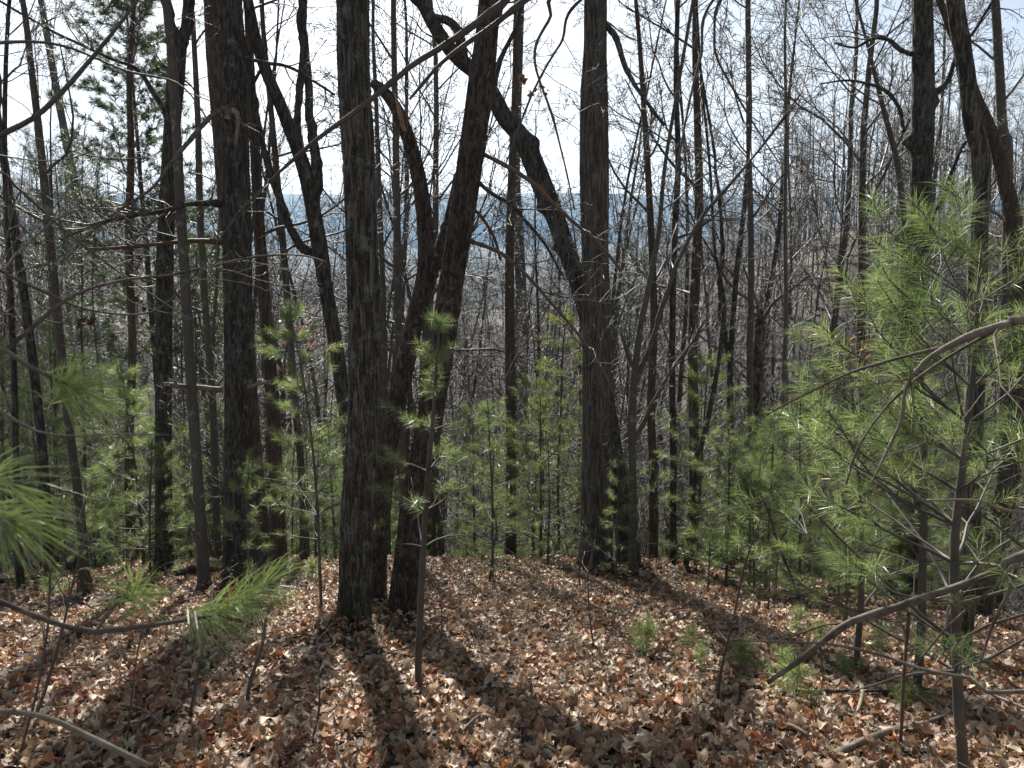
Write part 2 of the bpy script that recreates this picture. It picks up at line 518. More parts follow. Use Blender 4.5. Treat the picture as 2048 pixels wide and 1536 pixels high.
def ridge(name, label, Y0, depth, zbase, prof, xs, seed):
    """A hill range with a ridge line prof(x) above zbase, as a real slope in front and behind."""
    ny = 26
    V = []
    for j in range(ny):
        f = j / (ny - 1)
        y = Y0 + (f - 0.5) * depth
        s = 1 - abs(2 * f - 1)
        s = s * s * (3 - 2 * s)
        z = zbase - 4 + (prof(xs) - zbase) * s + (vnoise(xs / (depth * 0.16), y / (depth * 0.16), seed) - 0.5) * (prof(xs) - zbase) * 0.35 * s * (1 - s) * 4
        z = z + (vnoise(xs / 25.0, y / 25.0, seed + 3) - 0.5) * 9 * s
        V.append(np.stack([xs, np.full_like(xs, y), z], -1))
    V = np.stack(V)
    i = np.arange(ny * len(xs)).reshape(ny, len(xs))
    q = np.stack([i[:-1, :-1], i[:-1, 1:], i[1:, 1:], i[1:, :-1]], -1).reshape(-1, 4)
    o = obj(name, mesh_from(name, V.reshape(-1, 3), q), M['hill'])
    return tag(o, label, kind="structure")

ZV = float(h(0, 2000))
ridge("hill", "dark wooded ridge seen low between the trunks", 1250, 700, ZV,
      lambda x: EYE + 2 + 26 * (vnoise(x / 260.0, 0.5, 9.1) - 0.5) + 8 * (vnoise(x / 60.0, 0.5, 4.1) - 0.5) + 0.03 * np.abs(x + 80) , np.linspace(-1800, 1800, 240), 2.0)
ridge("hill", "pale blue hills behind the dark ridge", 2500, 1300, ZV,
      lambda x: EYE + 78 + 60 * (vnoise(x / 600.0, 1.5, 3.1) - 0.5) + 16 * (vnoise(x / 130.0, 0.5, 4.1) - 0.5), np.linspace(-3600, 3600, 240), 5.0)
ridge("mountain", "long blue mountain closing the view through the trees", 5000, 2600, ZV,
      lambda x: EYE + 470 + 90 * (vnoise(x / 1500.0, 1.5, 7.1) - 0.5) + 26 * (vnoise(x / 300.0, 0.5, 2.1) - 0.5), np.linspace(-7500, 7500, 300), 8.0)

def haze_box():
    lo = ZV - 20; hi = 600.0
    x0, x1, y0, y1 = -9500, 9500, -600, 9900
    V = [(x, y, z) for z in (lo, hi) for y in (y0, y1) for x in (x0, x1)]
    q = [(0, 2, 3, 1), (4, 5, 7, 6), (0, 1, 5, 4), (2, 6, 7, 3), (0, 4, 6, 2), (1, 3, 7, 5)]
    m, nt, out = mat_new("valley_haze")
    v = nt.nodes.new("ShaderNodeVolumePrincipled")
    v.inputs["Color"].default_value = (0.42, 0.68, 1.0, 1)
    v.inputs["Density"].default_value = 0.000085
    v.inputs["Anisotropy"].default_value = 0.2
    nt.links.new(v.outputs[0], out.inputs["Volume"])
    o = obj("haze", mesh_from("haze", V, q, smooth=False), m)
    tag(o, "thin blue haze filling the valley air", kind="stuff")
haze_box()

# ------------------------------------------------------------------ hero trees: trunks read off the photograph at their real distance
def to3d(pts, Y, lean=0.0):
    out = []
    for (px, py, w) in pts:
        p = at(px, py, Y)
        out.append([*p, w * 0.46 * Y / FPX])
    return out

def trunk_mesh(path, k, ds, depth, ridge_w, flare, seed, origin, knobs=(), lobes=5):
    """A trunk skin with furrowed relief and root flare along path rows (x, y, z, r)."""
    path = np.asarray(path, float)
    ln = np.linalg.norm(np.diff(path[:, :3], axis=0), axis=1).sum()
    S = spline(path, max(12, int(ln / ds)))
    P, R = S[:, :3], S[:, 3]
    s = np.concatenate([[0], np.cumsum(np.linalg.norm(np.diff(P, axis=0), axis=1))])
    T = unit(np.gradient(P, axis=0))
    U = unit(np.cross(np.broadcast_to([0, 1.0, 0], T.shape), T)); W = np.cross(T, U)
    a = np.arange(k) * 2 * math.pi / k
    A, SS = np.meshgrid(a, s)
    rr = np.repeat(R[:, None], k, 1)
    rr = rr * (1 + flare * np.exp(-SS / 0.14) * (0.75 + 0.45 * np.cos(lobes * A + seed) + 0.25 * np.cos(2 * A + 2 * seed)))
    rr = rr * (1 + 0.05 * (vnoise(np.cos(A) * 1.2 + seed, np.sin(A) * 1.2, SS * 1.3) - 0.5) * 2)
    Rm = R.mean()
    nr = max(7, round(2 * math.pi * Rm / ridge_w))
    x, y = np.cos(A) * Rm, np.sin(A) * Rm
    warp = (vnoise(x * 9 + seed, y * 9, SS * 3.5) - 0.5) * 2.2 + (vnoise(x * 22 + seed, y * 22, SS * 9) - 0.5) * 1.0
    rid = np.abs(np.sin(nr * A / 2 + warp * 1.6)) ** 0.65
    brk = vnoise(x * 30 + 5, y * 30 + seed, SS * 11)
    fine = vnoise(x * 70, y * 70, SS * 34 + seed) - 0.5
    rr = rr + depth * (rid - 0.6) * (0.5 + brk) + depth * 0.5 * fine
    for (sk, ang, hgt, wid) in knobs:
        da = np.abs((A - ang + math.pi) % (2 * math.pi) - math.pi)
        rr = rr + hgt * np.exp(-(da / 0.55) ** 2 - ((SS - sk) / wid) ** 2)
    V = P[:, None, :] + rr[..., None] * (np.cos(A)[..., None] * U[:, None, :] + np.sin(A)[..., None] * W[:, None, :])
    n = len(P)
    i = np.arange(n * k).reshape(n, k)
    nx = np.roll(i, -1, 1)
    q = np.stack([i[:-1], nx[:-1], nx[1:], i[1:]], -1).reshape(-1, 4)
    Vv = V.reshape(-1, 3)
    Vv = np.vstack([Vv, P[-1] + T[-1] * R[-1] * 0.4])
    t = np.stack([i[-1], nx[-1], np.full(k, n * k)], -1)
    return mesh_from("trunk", Vv - np.asarray(origin), q, t), P, R

def tube_mesh(name, path, origin, k=8, ds=0.05, rough=0.06, seed=0.0):
    path = np.asarray(path, float)
    ln = np.linalg.norm(np.diff(path[:, :3], axis=0), axis=1).sum()
    S = spline(path, int(np.clip(ln / ds, 5, 260)))
    P, R = S[:, :3], S[:, 3]
    s = np.linspace(0, ln, len(P))
    R = R * (1 + rough * 3 * (vnoise(s * 6 + seed, seed, 0.3) - 0.5) + rough * 2 * (vnoise(s * 23, seed, 1.3) - 0.5))
    jit = np.stack([vnoise(s * 4, seed + 1, 0.5), vnoise(s * 4, seed + 2, 0.5), vnoise(s * 4, seed + 3, 0.5)], -1) - 0.5
    kn = np.floor(s * 7 + seed); 
    jag = np.stack([_hash(kn, kn * 0 + 3, kn * 0), _hash(kn, kn * 0 + 5, kn * 0), _hash(kn, kn * 0 + 9, kn * 0)], -1) - 0.5
    R = R * (1 + 0.22 * np.exp(-(((s * 7 + seed) % 1.0 - 0.5) / 0.12) ** 2) * (_hash(kn, kn * 0 + 1, kn * 0) > 0.45))
    P = P + jit * R[:, None] * 1.3 + jag * R[:, None] * 0.35
    T = Tubes(); T.add(P, R, k)
    return T.mesh(name, origin), P, R

def base_point(px, py, Y=None):
    if Y is None:
        return hit(px, py)
    p = at(px, py, Y)
    p[2] = h(p[0], p[1])
    return p

BASES = []
def drift(x, y):
    """Leaves drifted up against the feet of the trunks."""
    z = np.zeros(np.shape(x))
    for bx, by, r in BASES:
        d = np.hypot(np.asarray(x) - bx, np.asarray(y) - by)
        z = np.maximum(z, 0.085 * np.exp(-(np.maximum(d - r, 0) / 0.22) ** 2))
    return z

def hero(name, label, mat, pts, Y=None, k=40, ds=0.05, depth=0.006, ridge_w=0.045, flare=0.5, height=13.0, limbs=(), knobs=(), seed=1.0,
         n_limb=6, crown_L=3.0, crown=True, twig='twig', cat='tree', z_first=None, group=None, stop=False, lobes=5):
    """pts run bottom to top in photo pixels with width; the first one is the foot of the tree when Y is None."""
    rng = np.random.default_rng(int(seed * 97) + 5)
    if Y is None:
        b = hit(pts[0][0], pts[0][1]); Y = b[1]
        path = to3d(pts, Y)
    else:
        path = to3d(pts, Y)
        d = np.array(path[0][:3]) - np.array(path[1][:3])
        d = d / max(abs(d[2]), 0.2)
        p = np.array(path[0][:3]); r = path[0][3]
        gz = float(h(p[0], p[1]))
        if p[2] > gz + 0.15:
            q = p + np.array([d[0] * 0.4, 0, -1]) * (p[2] - gz)
            path.insert(0, [q[0], q[1], float(h(q[0], q[1])), r * 1.08])
    path[0][2] -= 0.10
    org = np.array([path[0][0], path[0][1], float(h(path[0][0], path[0][1]))])
    if not stop:
        a, b = np.array(path[-2][:3]), np.array(path[-1][:3])
        d = unit(b - a)
        top = org[2] + height
        p = b.copy(); r = path[-1][3]
        while p[2] < top - 0.5:
            d = unit(d + np.array([0, 0, 0.12]) + rng.normal(0, 0.05, 3))
            p = p + d * 1.1
            r = r * (0.90 if p[2] < top - 3 else 0.78)
            path.append([*p, max(r, 0.006)])
    t = thing(name, org, label, cat, group)
    if org[1] < 15: BASES.append((org[0], org[1], path[0][3] * 1.2))
    vis = np.array(path)
    me, P, R = trunk_mesh(path, k, ds, depth, ridge_w, flare, seed, org, knobs, lobes)
    obj("trunk", me, mat, t)
    for li, L in enumerate(limbs):
        lp = [[*at(x, y, Y + (dy[0] if (dy := L.get('dy')) else 0) + ((dy[1] - dy[0]) * i / (len(L['pts']) - 1) if dy else 0)), w * 0.5 * Y / FPX] for i, (x, y, w) in enumerate(L['pts'])]
        if L.get('ext'):
            d = unit(np.array(lp[-1][:3]) - np.array(lp[-2][:3])); p = np.array(lp[-1][:3]); r = lp[-1][3]
            for _ in range(L['ext']):
                d = unit(d + np.array([0, 0, 0.1]) + rng.normal(0, 0.07, 3)); p = p + d * 0.9; r *= 0.84
                lp.append([*p, r])
        me2, P2, R2 = tube_mesh("limb", lp, org, L.get('k', 8), 0.06, 0.07, seed + li)
        lo = obj("limb", me2, L.get('mat', mat), t)
        if L.get('twigs', True):
            T = Tubes()
            m = max(3, int(len(P2) * 0.12)) if not L.get('nt') else L['nt']
            for c in range(m):
                i = int(len(P2) * (0.25 + 0.75 * rng.random())); i = min(max(i, 1), len(P2) - 1)
                td = unit(P2[i] - P2[i - 1])
                dd = rot_about(td, unit(np.cross(td, rng.normal(0, 1, 3))), math.radians(rng.uniform(30, 60)))
                grow(T, rng, P2[i], dd, rng.uniform(0.4, 1.1), min(R2[i] * 0.5, 0.012), 1, LIMB)
            tag(obj("twigs", T.mesh("twigs", org), M[twig], lo), kind="stuff")
    if crown:
        z0 = org[2] + z_first if z_first is not None else max(org[2] + height * 0.36, EYE + Y * 0.31)
        T = crown_on(P, R, rng, n_limb, z0, P[-1][2], crown_L)
        obj("crown", T.mesh("crown", org), M[twig], t)
    return t, P, R, Y

hero("oak_tree", "thick straight dark trunk with deeply furrowed bark and a mossy foot, left of middle", M['oak'],
     [(707, 1258, 80), (710, 1180, 72), (716, 1000, 70), (727, 850, 68), (730, 700, 68), (724, 500, 66), (717, 300, 66), (708, 150, 64), (705, 0, 64)],
     k=104, ds=0.035, depth=0.018, ridge_w=0.05, flare=0.4, seed=1.3, height=15)
hero("cherry_tree", "dark rough trunk leaning right beside the thick furrowed oak", M['cherry'],
     [(800, 1240, 68), (808, 1180, 62), (832, 1000, 62), (858, 850, 56), (882, 700, 56), (905, 550, 52), (926, 420, 54), (944, 300, 54), (962, 170, 54), (972, 80, 46), (980, 0, 44)],
     k=84, ds=0.04, depth=0.012, ridge_w=0.05, flare=0.4, seed=2.1, height=14,
     limbs=[dict(pts=[(968, 310, 9), (1010, 330, 8), (1070, 372, 8), (1130, 430, 7), (1190, 480, 6), (1240, 540, 4)], dy=(0, -1.2), mat=M['rust'], nt=5),
            dict(pts=[(950, 360, 8), (990, 390, 7), (1040, 430, 6), (1090, 490, 5), (1130, 560, 3)], dy=(0, -0.8), nt=4),
            dict(pts=[(935, 480, 9), (970, 490, 8), (1020, 520, 7), (1080, 580, 6), (1150, 660, 5), (1200, 730, 4), (1235, 800, 3)], dy=(0, -1.0), mat=M['rust'], nt=5),
            dict(pts=[(935, 410, 8), (960, 430, 7), (985, 470, 6), (1000, 520, 5)], dy=(0, 0.3), mat=M['rust'], nt=3)])
hero("bent_tree", "dark brown trunk that forks halfway, behind the furrowed oak, one arm snapped", M['cherry'],
     [(752, 1120, 49), (768, 950, 44), (785, 850, 40), (808, 740, 40), (830, 640, 39), (850, 560, 40), (852, 500, 35), (846, 410, 33), (832, 330, 30), (815, 270, 28), (795, 222, 26), (770, 185, 23), (745, 165, 19)],
     Y=7.6, k=64, ds=0.04, depth=0.006, seed=3.2, stop=True, crown=False, flare=0.2,
     limbs=[dict(pts=[(852, 575, 34), (872, 520, 30), (895, 450, 28), (915, 385, 26), (935, 300, 24), (950, 220, 22)], dy=(0, 0.6), ext=8, k=16),
            dict(pts=[(810, 262, 7), (803, 235, 9), (795, 205, 6), (789, 185, 2)], dy=(-0.12, -0.12), mat=M['wood'], twigs=False, k=7)])
hero("ash_tree", "stout straight brown trunk with narrow ridged bark and a broad mossy foot, at the crest", M['ash'],
     [(1190, 1146, 84), (1192, 1060, 70), (1193, 950, 66), (1193, 800, 62), (1193, 650, 60), (1190, 500, 58), (1188, 350, 60), (1188, 200, 56), (1190, 100, 46), (1191, 0, 45)],
     k=88, ds=0.05, depth=0.014, ridge_w=0.05, flare=0.35, seed=4.7, height=17,
     limbs=[dict(pts=[(1212, 50, 12), (1232, 75, 12), (1240, 110, 10), (1258, 150, 9), (1290, 200, 7), (1330, 250, 5)], dy=(0, -0.5), nt=6)])
hero("leaning_tree", "dark knobby trunk leaning far left from behind the stout trunk at the crest", M['black'],
     [(1262, 1138, 52), (1247, 1040, 45), (1232, 940, 42), (1215, 830, 40), (1195, 720, 40), (1170, 610, 39), (1140, 520, 39), (1112, 440, 40), (1084, 370, 44), (1060, 310, 42), (1040, 270, 37), (1010, 235, 35), (985, 190, 34), (958, 150, 32), (915, 115, 29), (880, 70, 27), (852, 20, 25), (838, -10, 22)],
     k=72, ds=0.05, depth=0.008, ridge_w=0.05, flare=0.5, seed=5.4, stop=False, height=13.5, n_limb=9, z_first=8.5,
     knobs=[(6.45, 0.0, 0.07, 0.09), (5.6, 3.2, 0.07, 0.08), (5.0, 3.1, 0.06, 0.06)],
     limbs=[dict(pts=[(930, 130, 18), (922, 85, 18), (900, 45, 16), (870, 35, 15), (840, 12, 12)], ext=4),
            dict(pts=[(985, 180, 14), (1000, 120, 10), (1030, 60, 8), (1045, 0, 8)], ext=5)])
hero("pine_tree", "thick black trunk at left with a paler twin pressed against its back", M['black'],
     [(474, 1168, 66), (476, 1050, 62), (477, 900, 60), (477, 700, 58), (474, 500, 58), (472, 320, 54), (468, 180, 54), (462, 80, 48), (460, 0, 46)],
     k=84, ds=0.045, depth=0.013, ridge_w=0.04, flare=0.2, seed=6.6, height=16,
     limbs=[dict(pts=[(450, 408, 14), (420, 408, 12), (380, 408, 9), (330, 420, 8), (260, 432, 7), (190, 450, 6), (120, 480, 4)], dy=(0, -1.0), nt=8),
            dict(pts=[(448, 484, 11), (400, 482, 9), (340, 486, 8), (250, 495, 6), (170, 498, 4)], dy=(0, -0.6), nt=4, mat=M['rust']),
            dict(pts=[(455, 235, 11), (458, 218, 12), (470, 225, 11), (476, 245, 8), (470, 290, 6)], dy=(-0.25, -0.35), mat=M['dead'], twigs=False),
            dict(pts=[(460, 215, 11), (420, 232, 9), (380, 280, 8), (340, 330, 6), (300, 380, 5), (210, 440, 4), (130, 520, 3)], dy=(-0.2, -1.6), mat=M['dead'], nt=3),
            dict(pts=[(445, 780, 12), (410, 775, 10), (370, 772, 10), (328, 768, 8)], dy=(0, -0.5), mat=M['dead'], nt=2),
            dict(pts=[(498, 772, 9), (520, 766, 8), (540, 762, 6)], dy=(-0.1, -0.4), mat=M['dead'], twigs=False),
            dict(pts=[(490, 118, 7), (520, 122, 6), (580, 135, 6), (640, 170, 5), (670, 190, 4)], nt=5)])
hero("hemlock_tree", "paler brown trunk leaning out behind the thick black one", M['brown'],
     [(528, 1150, 58), (514, 1050, 52), (505, 950, 48), (494, 800, 46), (480, 600, 48), (462, 420, 50), (448, 260, 46), (436, 120, 46), (430, 0, 44)],
     Y=10.3, k=56, ds=0.07, depth=0.008, ridge_w=0.06, flare=0.4, seed=7.7, height=15)
hero("maple_tree", "tall black trunk at left that splits into two limbs near the top of the photo", M['black'],
     [(326, 1148, 44), (328, 1050, 36), (327, 900, 34), (328, 700, 33), (330, 520, 34), (335, 400, 32), (342, 280, 32), (350, 180, 34), (356, 90, 34)],
     k=64, ds=0.05, depth=0.007, ridge_w=0.045, flare=0.35, seed=8.5, stop=True, crown=False,
     limbs=[dict(pts=[(352, 110, 22), (342, 60, 22), (333, 0, 20)], ext=8, k=12, nt=10), dict(pts=[(358, 110, 22), (370, 50, 22), (378, 0, 20)], ext=8, k=12, nt=10),
            dict(pts=[(345, 250, 12), (310, 190, 10), (275, 140, 8), (230, 120, 6)], ext=3)])
hero("slender_tree", "slender pale grey trunk crossing in front of the forked black one at left", M['grey'],
     [(408, 1152, 28), (398, 1000, 24), (388, 850, 22), (378, 700, 21), (370, 560, 20), (360, 400, 20), (352, 250, 19), (342, 100, 18), (332, 0, 17)],
     Y=9.2, k=36, ds=0.07, depth=0.0012, flare=0.4, seed=9.1, height=12, crown_L=2.2, twig='twig_grey')
hero("forked_tree", "dark forked trunk in the gap between the black trunk and the furrowed oak", M['black'],
     [(700, 900, 34), (688, 800, 30), (670, 680, 30), (652, 580, 30), (640, 500, 34), (626, 420, 32), (612, 350, 32), (592, 290, 28), (565, 220, 26), (535, 150, 24), (512, 80, 22), (496, 0, 20)],
     Y=10.5, k=48, ds=0.06, depth=0.006, seed=10.2, height=14,
     limbs=[dict(pts=[(630, 420, 22), (632, 340, 20), (622, 260, 18), (618, 180, 16), (610, 90, 16), (604, 0, 15)], ext=7, k=12, nt=10),
            dict(pts=[(602, 320, 15), (596, 240, 15), (605, 120, 15), (602, 0, 14)], ext=7, dy=(0.2, 0.8), k=10, nt=8),
            dict(pts=[(640, 512, 22), (606, 490, 18), (580, 450, 16), (560, 400, 15), (540, 340, 14), (525, 280, 13), (505, 180, 12), (485, 60, 10)], ext=5, k=10, nt=8)])
hero("poplar_tree", "dark thin trunk with a wide root flare standing on the crest in the middle", M['black'],
     [(1036, 1112, 40), (1040, 1050, 30), (1038, 900, 27), (1040, 750, 25), (1042, 600, 24), (1038, 480, 22), (1032, 350, 18), (1036, 230, 14), (1040, 120, 12), (1044, 0, 10)],
     k=32, ds=0.08, depth=0.006, flare=0.7, seed=11.4, height=13, crown_L=2.2, n_limb=9, z_first=4.0)
hero("slender_tree", "thin brown trunk close behind the dark flared one on the crest", M['brown'],
     [(1022, 1080, 24), (1022, 900, 22), (1020, 700, 22), (1019, 560, 20), (1022, 400, 18), (1030, 200, 15), (1034, 0, 13)],
     Y=14.0, k=28, ds=0.1, depth=0.003, seed=12.4, height=15, crown_L=2.4)
hero("snag", "knobby dark trunk with bulging burls at right, carrying one crooked limb", M['black'],
     [(1800, 1205, 78), (1812, 1080, 60), (1816, 950, 56), (1818, 800, 54), (1822, 650, 54), (1828, 500, 52), (1838, 440, 46), (1842, 360, 42), (1845, 260, 44), (1846, 150, 42), (1845, 60, 40), (1844, 0, 38)],
     k=72, ds=0.05, depth=0.009, ridge_w=0.05, flare=0.25, seed=13.3, height=14,
     knobs=[(5.3, 3.1, 0.13, 0.12), (6.6, 3.1, 0.13, 0.08), (7.1, 0.1, 0.09, 0.09), (7.6, 3.6, 0.05, 0.1), (5.6, 0.1, 0.05, 0.16)],
     limbs=[dict(pts=[(1858, 190, 16), (1880, 176, 12), (1900, 150, 9), (1918, 100, 8), (1950, 60, 6)], ext=2, nt=4),
            dict(pts=[(1825, 106, 10), (1800, 100, 9), (1778, 78, 8), (1745, 76, 7), (1710, 95, 5), (1670, 85, 4)], dy=(0, 1), nt=6),
            dict(pts=[(1806, 262, 9), (1800, 220, 8), (1770, 180, 7), (1730, 165, 6), (1690, 160, 4), (1640, 168, 3)], dy=(0, 0.8), nt=6),
            dict(pts=[(1866, 425, 12), (1890, 390, 9), (1906, 340, 8), (1920, 300, 7), (1935, 280, 5)], nt=3)])
hero("oak_tree", "grey brown trunk with an elbow, next to the burled one at right", M['oak'],
     [(1905, 1335, 67), (1925, 1200, 54), (1940, 1050, 43), (1946, 900, 38), (1950, 750, 38), (1954, 600, 38), (1956, 480, 36), (1962, 400, 34), (1960, 310, 38), (1944, 240, 34), (1934, 160, 32), (1922, 80, 32), (1910, 0, 31)],
     k=64, ds=0.05, depth=0.007, ridge_w=0.045, flare=0.3, seed=14.8, height=13, n_limb=6)
hero("cedar_tree", "shaggy reddish trunk leaning right at the right edge with peeling bark", M['brown'],
     [(1985, 1080, 38), (2010, 980, 34), (2030, 880, 33), (2036, 760, 33), (2036, 640, 31), (2032, 520, 31), (2024, 430, 31), (2004, 340, 26), (1985, 270, 23), (1962, 215, 20), (1945, 170, 16)],
     Y=9.0, k=56, ds=0.05, depth=0.007, ridge_w=0.03, flare=0.3, seed=15.6, height=10)

# thinner stems of the wood that can be told apart (foot first when it shows, widths in photo pixels)
POLES = [
 ("leaning grey pole with a bright sunlit edge at far left, bent left at the top", 'grey', [(292, 1125, 22), (270, 950, 20), (240, 800, 19), (210, 640, 19), (175, 480, 18), (140, 320, 16), (108, 150, 14), (82, 0, 12)], None, 2.0),
 ("thin grey stem left of the bright edged leaning pole, nearly straight", 'grey', [(170, 1150, 22), (158, 1000, 19), (138, 850, 18), (118, 660, 18), (98, 460, 17), (82, 300, 15), (62, 130, 13), (45, 0, 11)], 10.5, 2.0),
 ("dark stem at the left edge of the wood, curved over to the left", 'black', [(100, 1170, 24), (92, 1000, 20), (75, 800, 19), (50, 600, 18), (25, 430, 17), (5, 300, 15), (-15, 150, 13)], 10.0, 2.2),
 ("dark brown stem half hidden behind the left needles", 'brown', [(262, 1090, 20), (258, 900, 18), (265, 700, 17), (258, 500, 16), (262, 300, 14), (258, 150, 10)], 12.0, 2.0),
 ("straight brown trunk to the right of the paler leaning one", 'brown', [(560, 1110, 34), (552, 960, 30), (545, 800, 28), (532, 640, 26), (520, 480, 24), (510, 300, 20), (500, 120, 16), (495, 0, 14)], 10.8, 2.4),
 ("second brown trunk next to the paler leaning one", 'ash', [(608, 1110, 18), (604, 960, 16), (590, 800, 15), (575, 600, 15), (560, 420, 14), (545, 250, 12), (530, 100, 10)], 12.5, 2.0),
 ("straight pale stem showing between the oak and the bent tree", 'grey', [(806, 1080, 20), (806, 900, 18), (798, 700, 17), (795, 500, 16), (792, 300, 14), (788, 100, 12), (787, 0, 11)], 13.5, 2.4),
 ("thin pale stem just right of the furrowed oak", 'grey', [(775, 1050, 14), (770, 800, 13), (765, 560, 12), (758, 380, 11), (752, 200, 9)], 14.0, 2.0),
 ("thin many armed grey stem to the right of the stout crest trunk", 'grey', [(1266, 1010, 18), (1264, 860, 17), (1268, 760, 17), (1280, 660, 14), (1300, 560, 12), (1318, 460, 10), (1330, 330, 8)], 10.2, 2.0),
 ("black straight pole to the right of the many armed stem", 'black', [(1346, 1062, 16), (1346, 900, 15), (1344, 700, 14), (1348, 500, 14), (1356, 330, 12), (1352, 160, 10), (1356, 0, 9)], 11.5, 2.0),
 ("straight reddish trunk behind the black pole, right of the middle", 'brown', [(1386, 1090, 26), (1388, 900, 23), (1386, 700, 22), (1392, 520, 20), (1398, 400, 18), (1395, 250, 15), (1390, 100, 12)], 13.0, 2.2),
 ("slim black pole with a forked top left of the grey pole and snag", 'black', [(1462, 1060, 16), (1462, 900, 15), (1460, 740, 14), (1472, 560, 12), (1490, 400, 10), (1500, 250, 8)], 12.5, 2.0),
 ("slim straight grey pole beside the broken snag", 'grey', [(1500, 1080, 16), (1502, 900, 15), (1500, 700, 14), (1502, 500, 13), (1498, 300, 11), (1496, 100, 9), (1495, 0, 8)], 12.0, 2.0),
 ("thin stem rising between the poles and the young pines at right", 'twig', [(1570, 1000, 10), (1568, 800, 9), (1572, 600, 9), (1570, 450, 8), (1572, 250, 7), (1570, 60, 5)], 12.0, 1.6),
 ("pale leaning stem from behind the burled trunk", 'grey', [(1835, 620, 14), (1812, 470, 13), (1795, 330, 12), (1770, 230, 10), (1745, 130, 8), (1730, 70, 6)], 12.5, 2.2),
 ("crooked dark sapling bending right beside the reddish trunk", 'black', [(1375, 1090, 13), (1392, 940, 12), (1420, 820, 11), (1440, 700, 10), (1448, 600, 8), (1430, 500, 6)], 10.8, 1.4),
 ("dark stem standing close against the crest trunk group on its right", 'brown', [(1308, 1120, 20), (1306, 950, 18), (1302, 800, 17), (1308, 640, 16), (1300, 420, 14), (1290, 250, 12), (1280, 100, 9)], 12.8, 2.2),
 ("grey stem at the far right edge of the wood", 'grey', [(2016, 380, 20), (2005, 260, 20), (1998, 130, 18), (1990, 0, 16)], 13.0, 2.5),
 ("thin dark stem in front of the hillside at left, near the edge", 'black', [(40, 1170, 17), (34, 1000, 14), (30, 800, 13), (20, 560, 12), (10, 350, 10), (12, 120, 8)], 9.5, 1.8),
 ("thin grey stem crossing behind the forked black trunk at left", 'grey', [(432, 1010, 16), (425, 800, 15), (410, 600, 14), (400, 420, 14), (396, 250, 12), (388, 80, 10)], 13.0, 2.0),
]
for i, (lab, mt, pts, Y, cl) in enumerate(POLES):
    lim = ()
    if 'many armed' in lab:
        lim = [dict(pts=[(1268, 770, 12), (1300, 690, 10), (1330, 600, 9), (1356, 520, 8), (1400, 440, 7), (1450, 380, 6), (1510, 310, 4)], ext=1, nt=12),
               dict(pts=[(1266, 880, 10), (1300, 820, 8), (1330, 760, 7), (1380, 690, 6), (1410, 640, 4)], nt=8),
               dict(pts=[(1264, 730, 8), (1250, 690, 7), (1240, 660, 4)], nt=2)]
    if 'forked top' in lab:
        lim = [dict(pts=[(1460, 720, 10), (1440, 600, 9), (1445, 480, 8), (1430, 320, 6)], ext=2, nt=8)]
    hero("pole_tree", lab, M[mt], pts, Y=Y, k=20, ds=0.12, depth=0.002 if mt in ('grey', 'twig') else 0.004, flare=0.35, seed=20.0 + i * 1.37, height=11.5, n_limb=6,
         crown_L=cl, twig='twig_grey' if mt == 'grey' else 'twig', limbs=lim, z_first=4.2, ridge_w=0.05)
hero("snag", "broken off dead trunk with a splintered top, between the slim poles", M['log'],
     [(1514, 1080, 22), (1514, 900, 21), (1515, 760, 20), (1518, 660, 18), (1519, 618, 14)], Y=12.6, k=24, ds=0.08, depth=0.006, seed=51.0, stop=True, crown=False,
     limbs=[dict(pts=[(1516, 640, 6), (1514, 612, 4), (1513, 596, 1)], twigs=False, k=5), dict(pts=[(1521, 640, 6), (1523, 610, 3), (1522, 590, 1)], twigs=False, k=5),
            dict(pts=[(1520, 650, 7), (1545, 610, 6), (1580, 580, 5), (1620, 550, 4)], nt=4, mat=M['grey'])])
hero("stump", "short brown stump among the needles at lower left", M['brown'], [(172, 1203, 36), (170, 1165, 30), (168, 1138, 20)], Y=None, k=28, ds=0.03, depth=0.006, flare=0.35, seed=52.0, stop=True, crown=False)

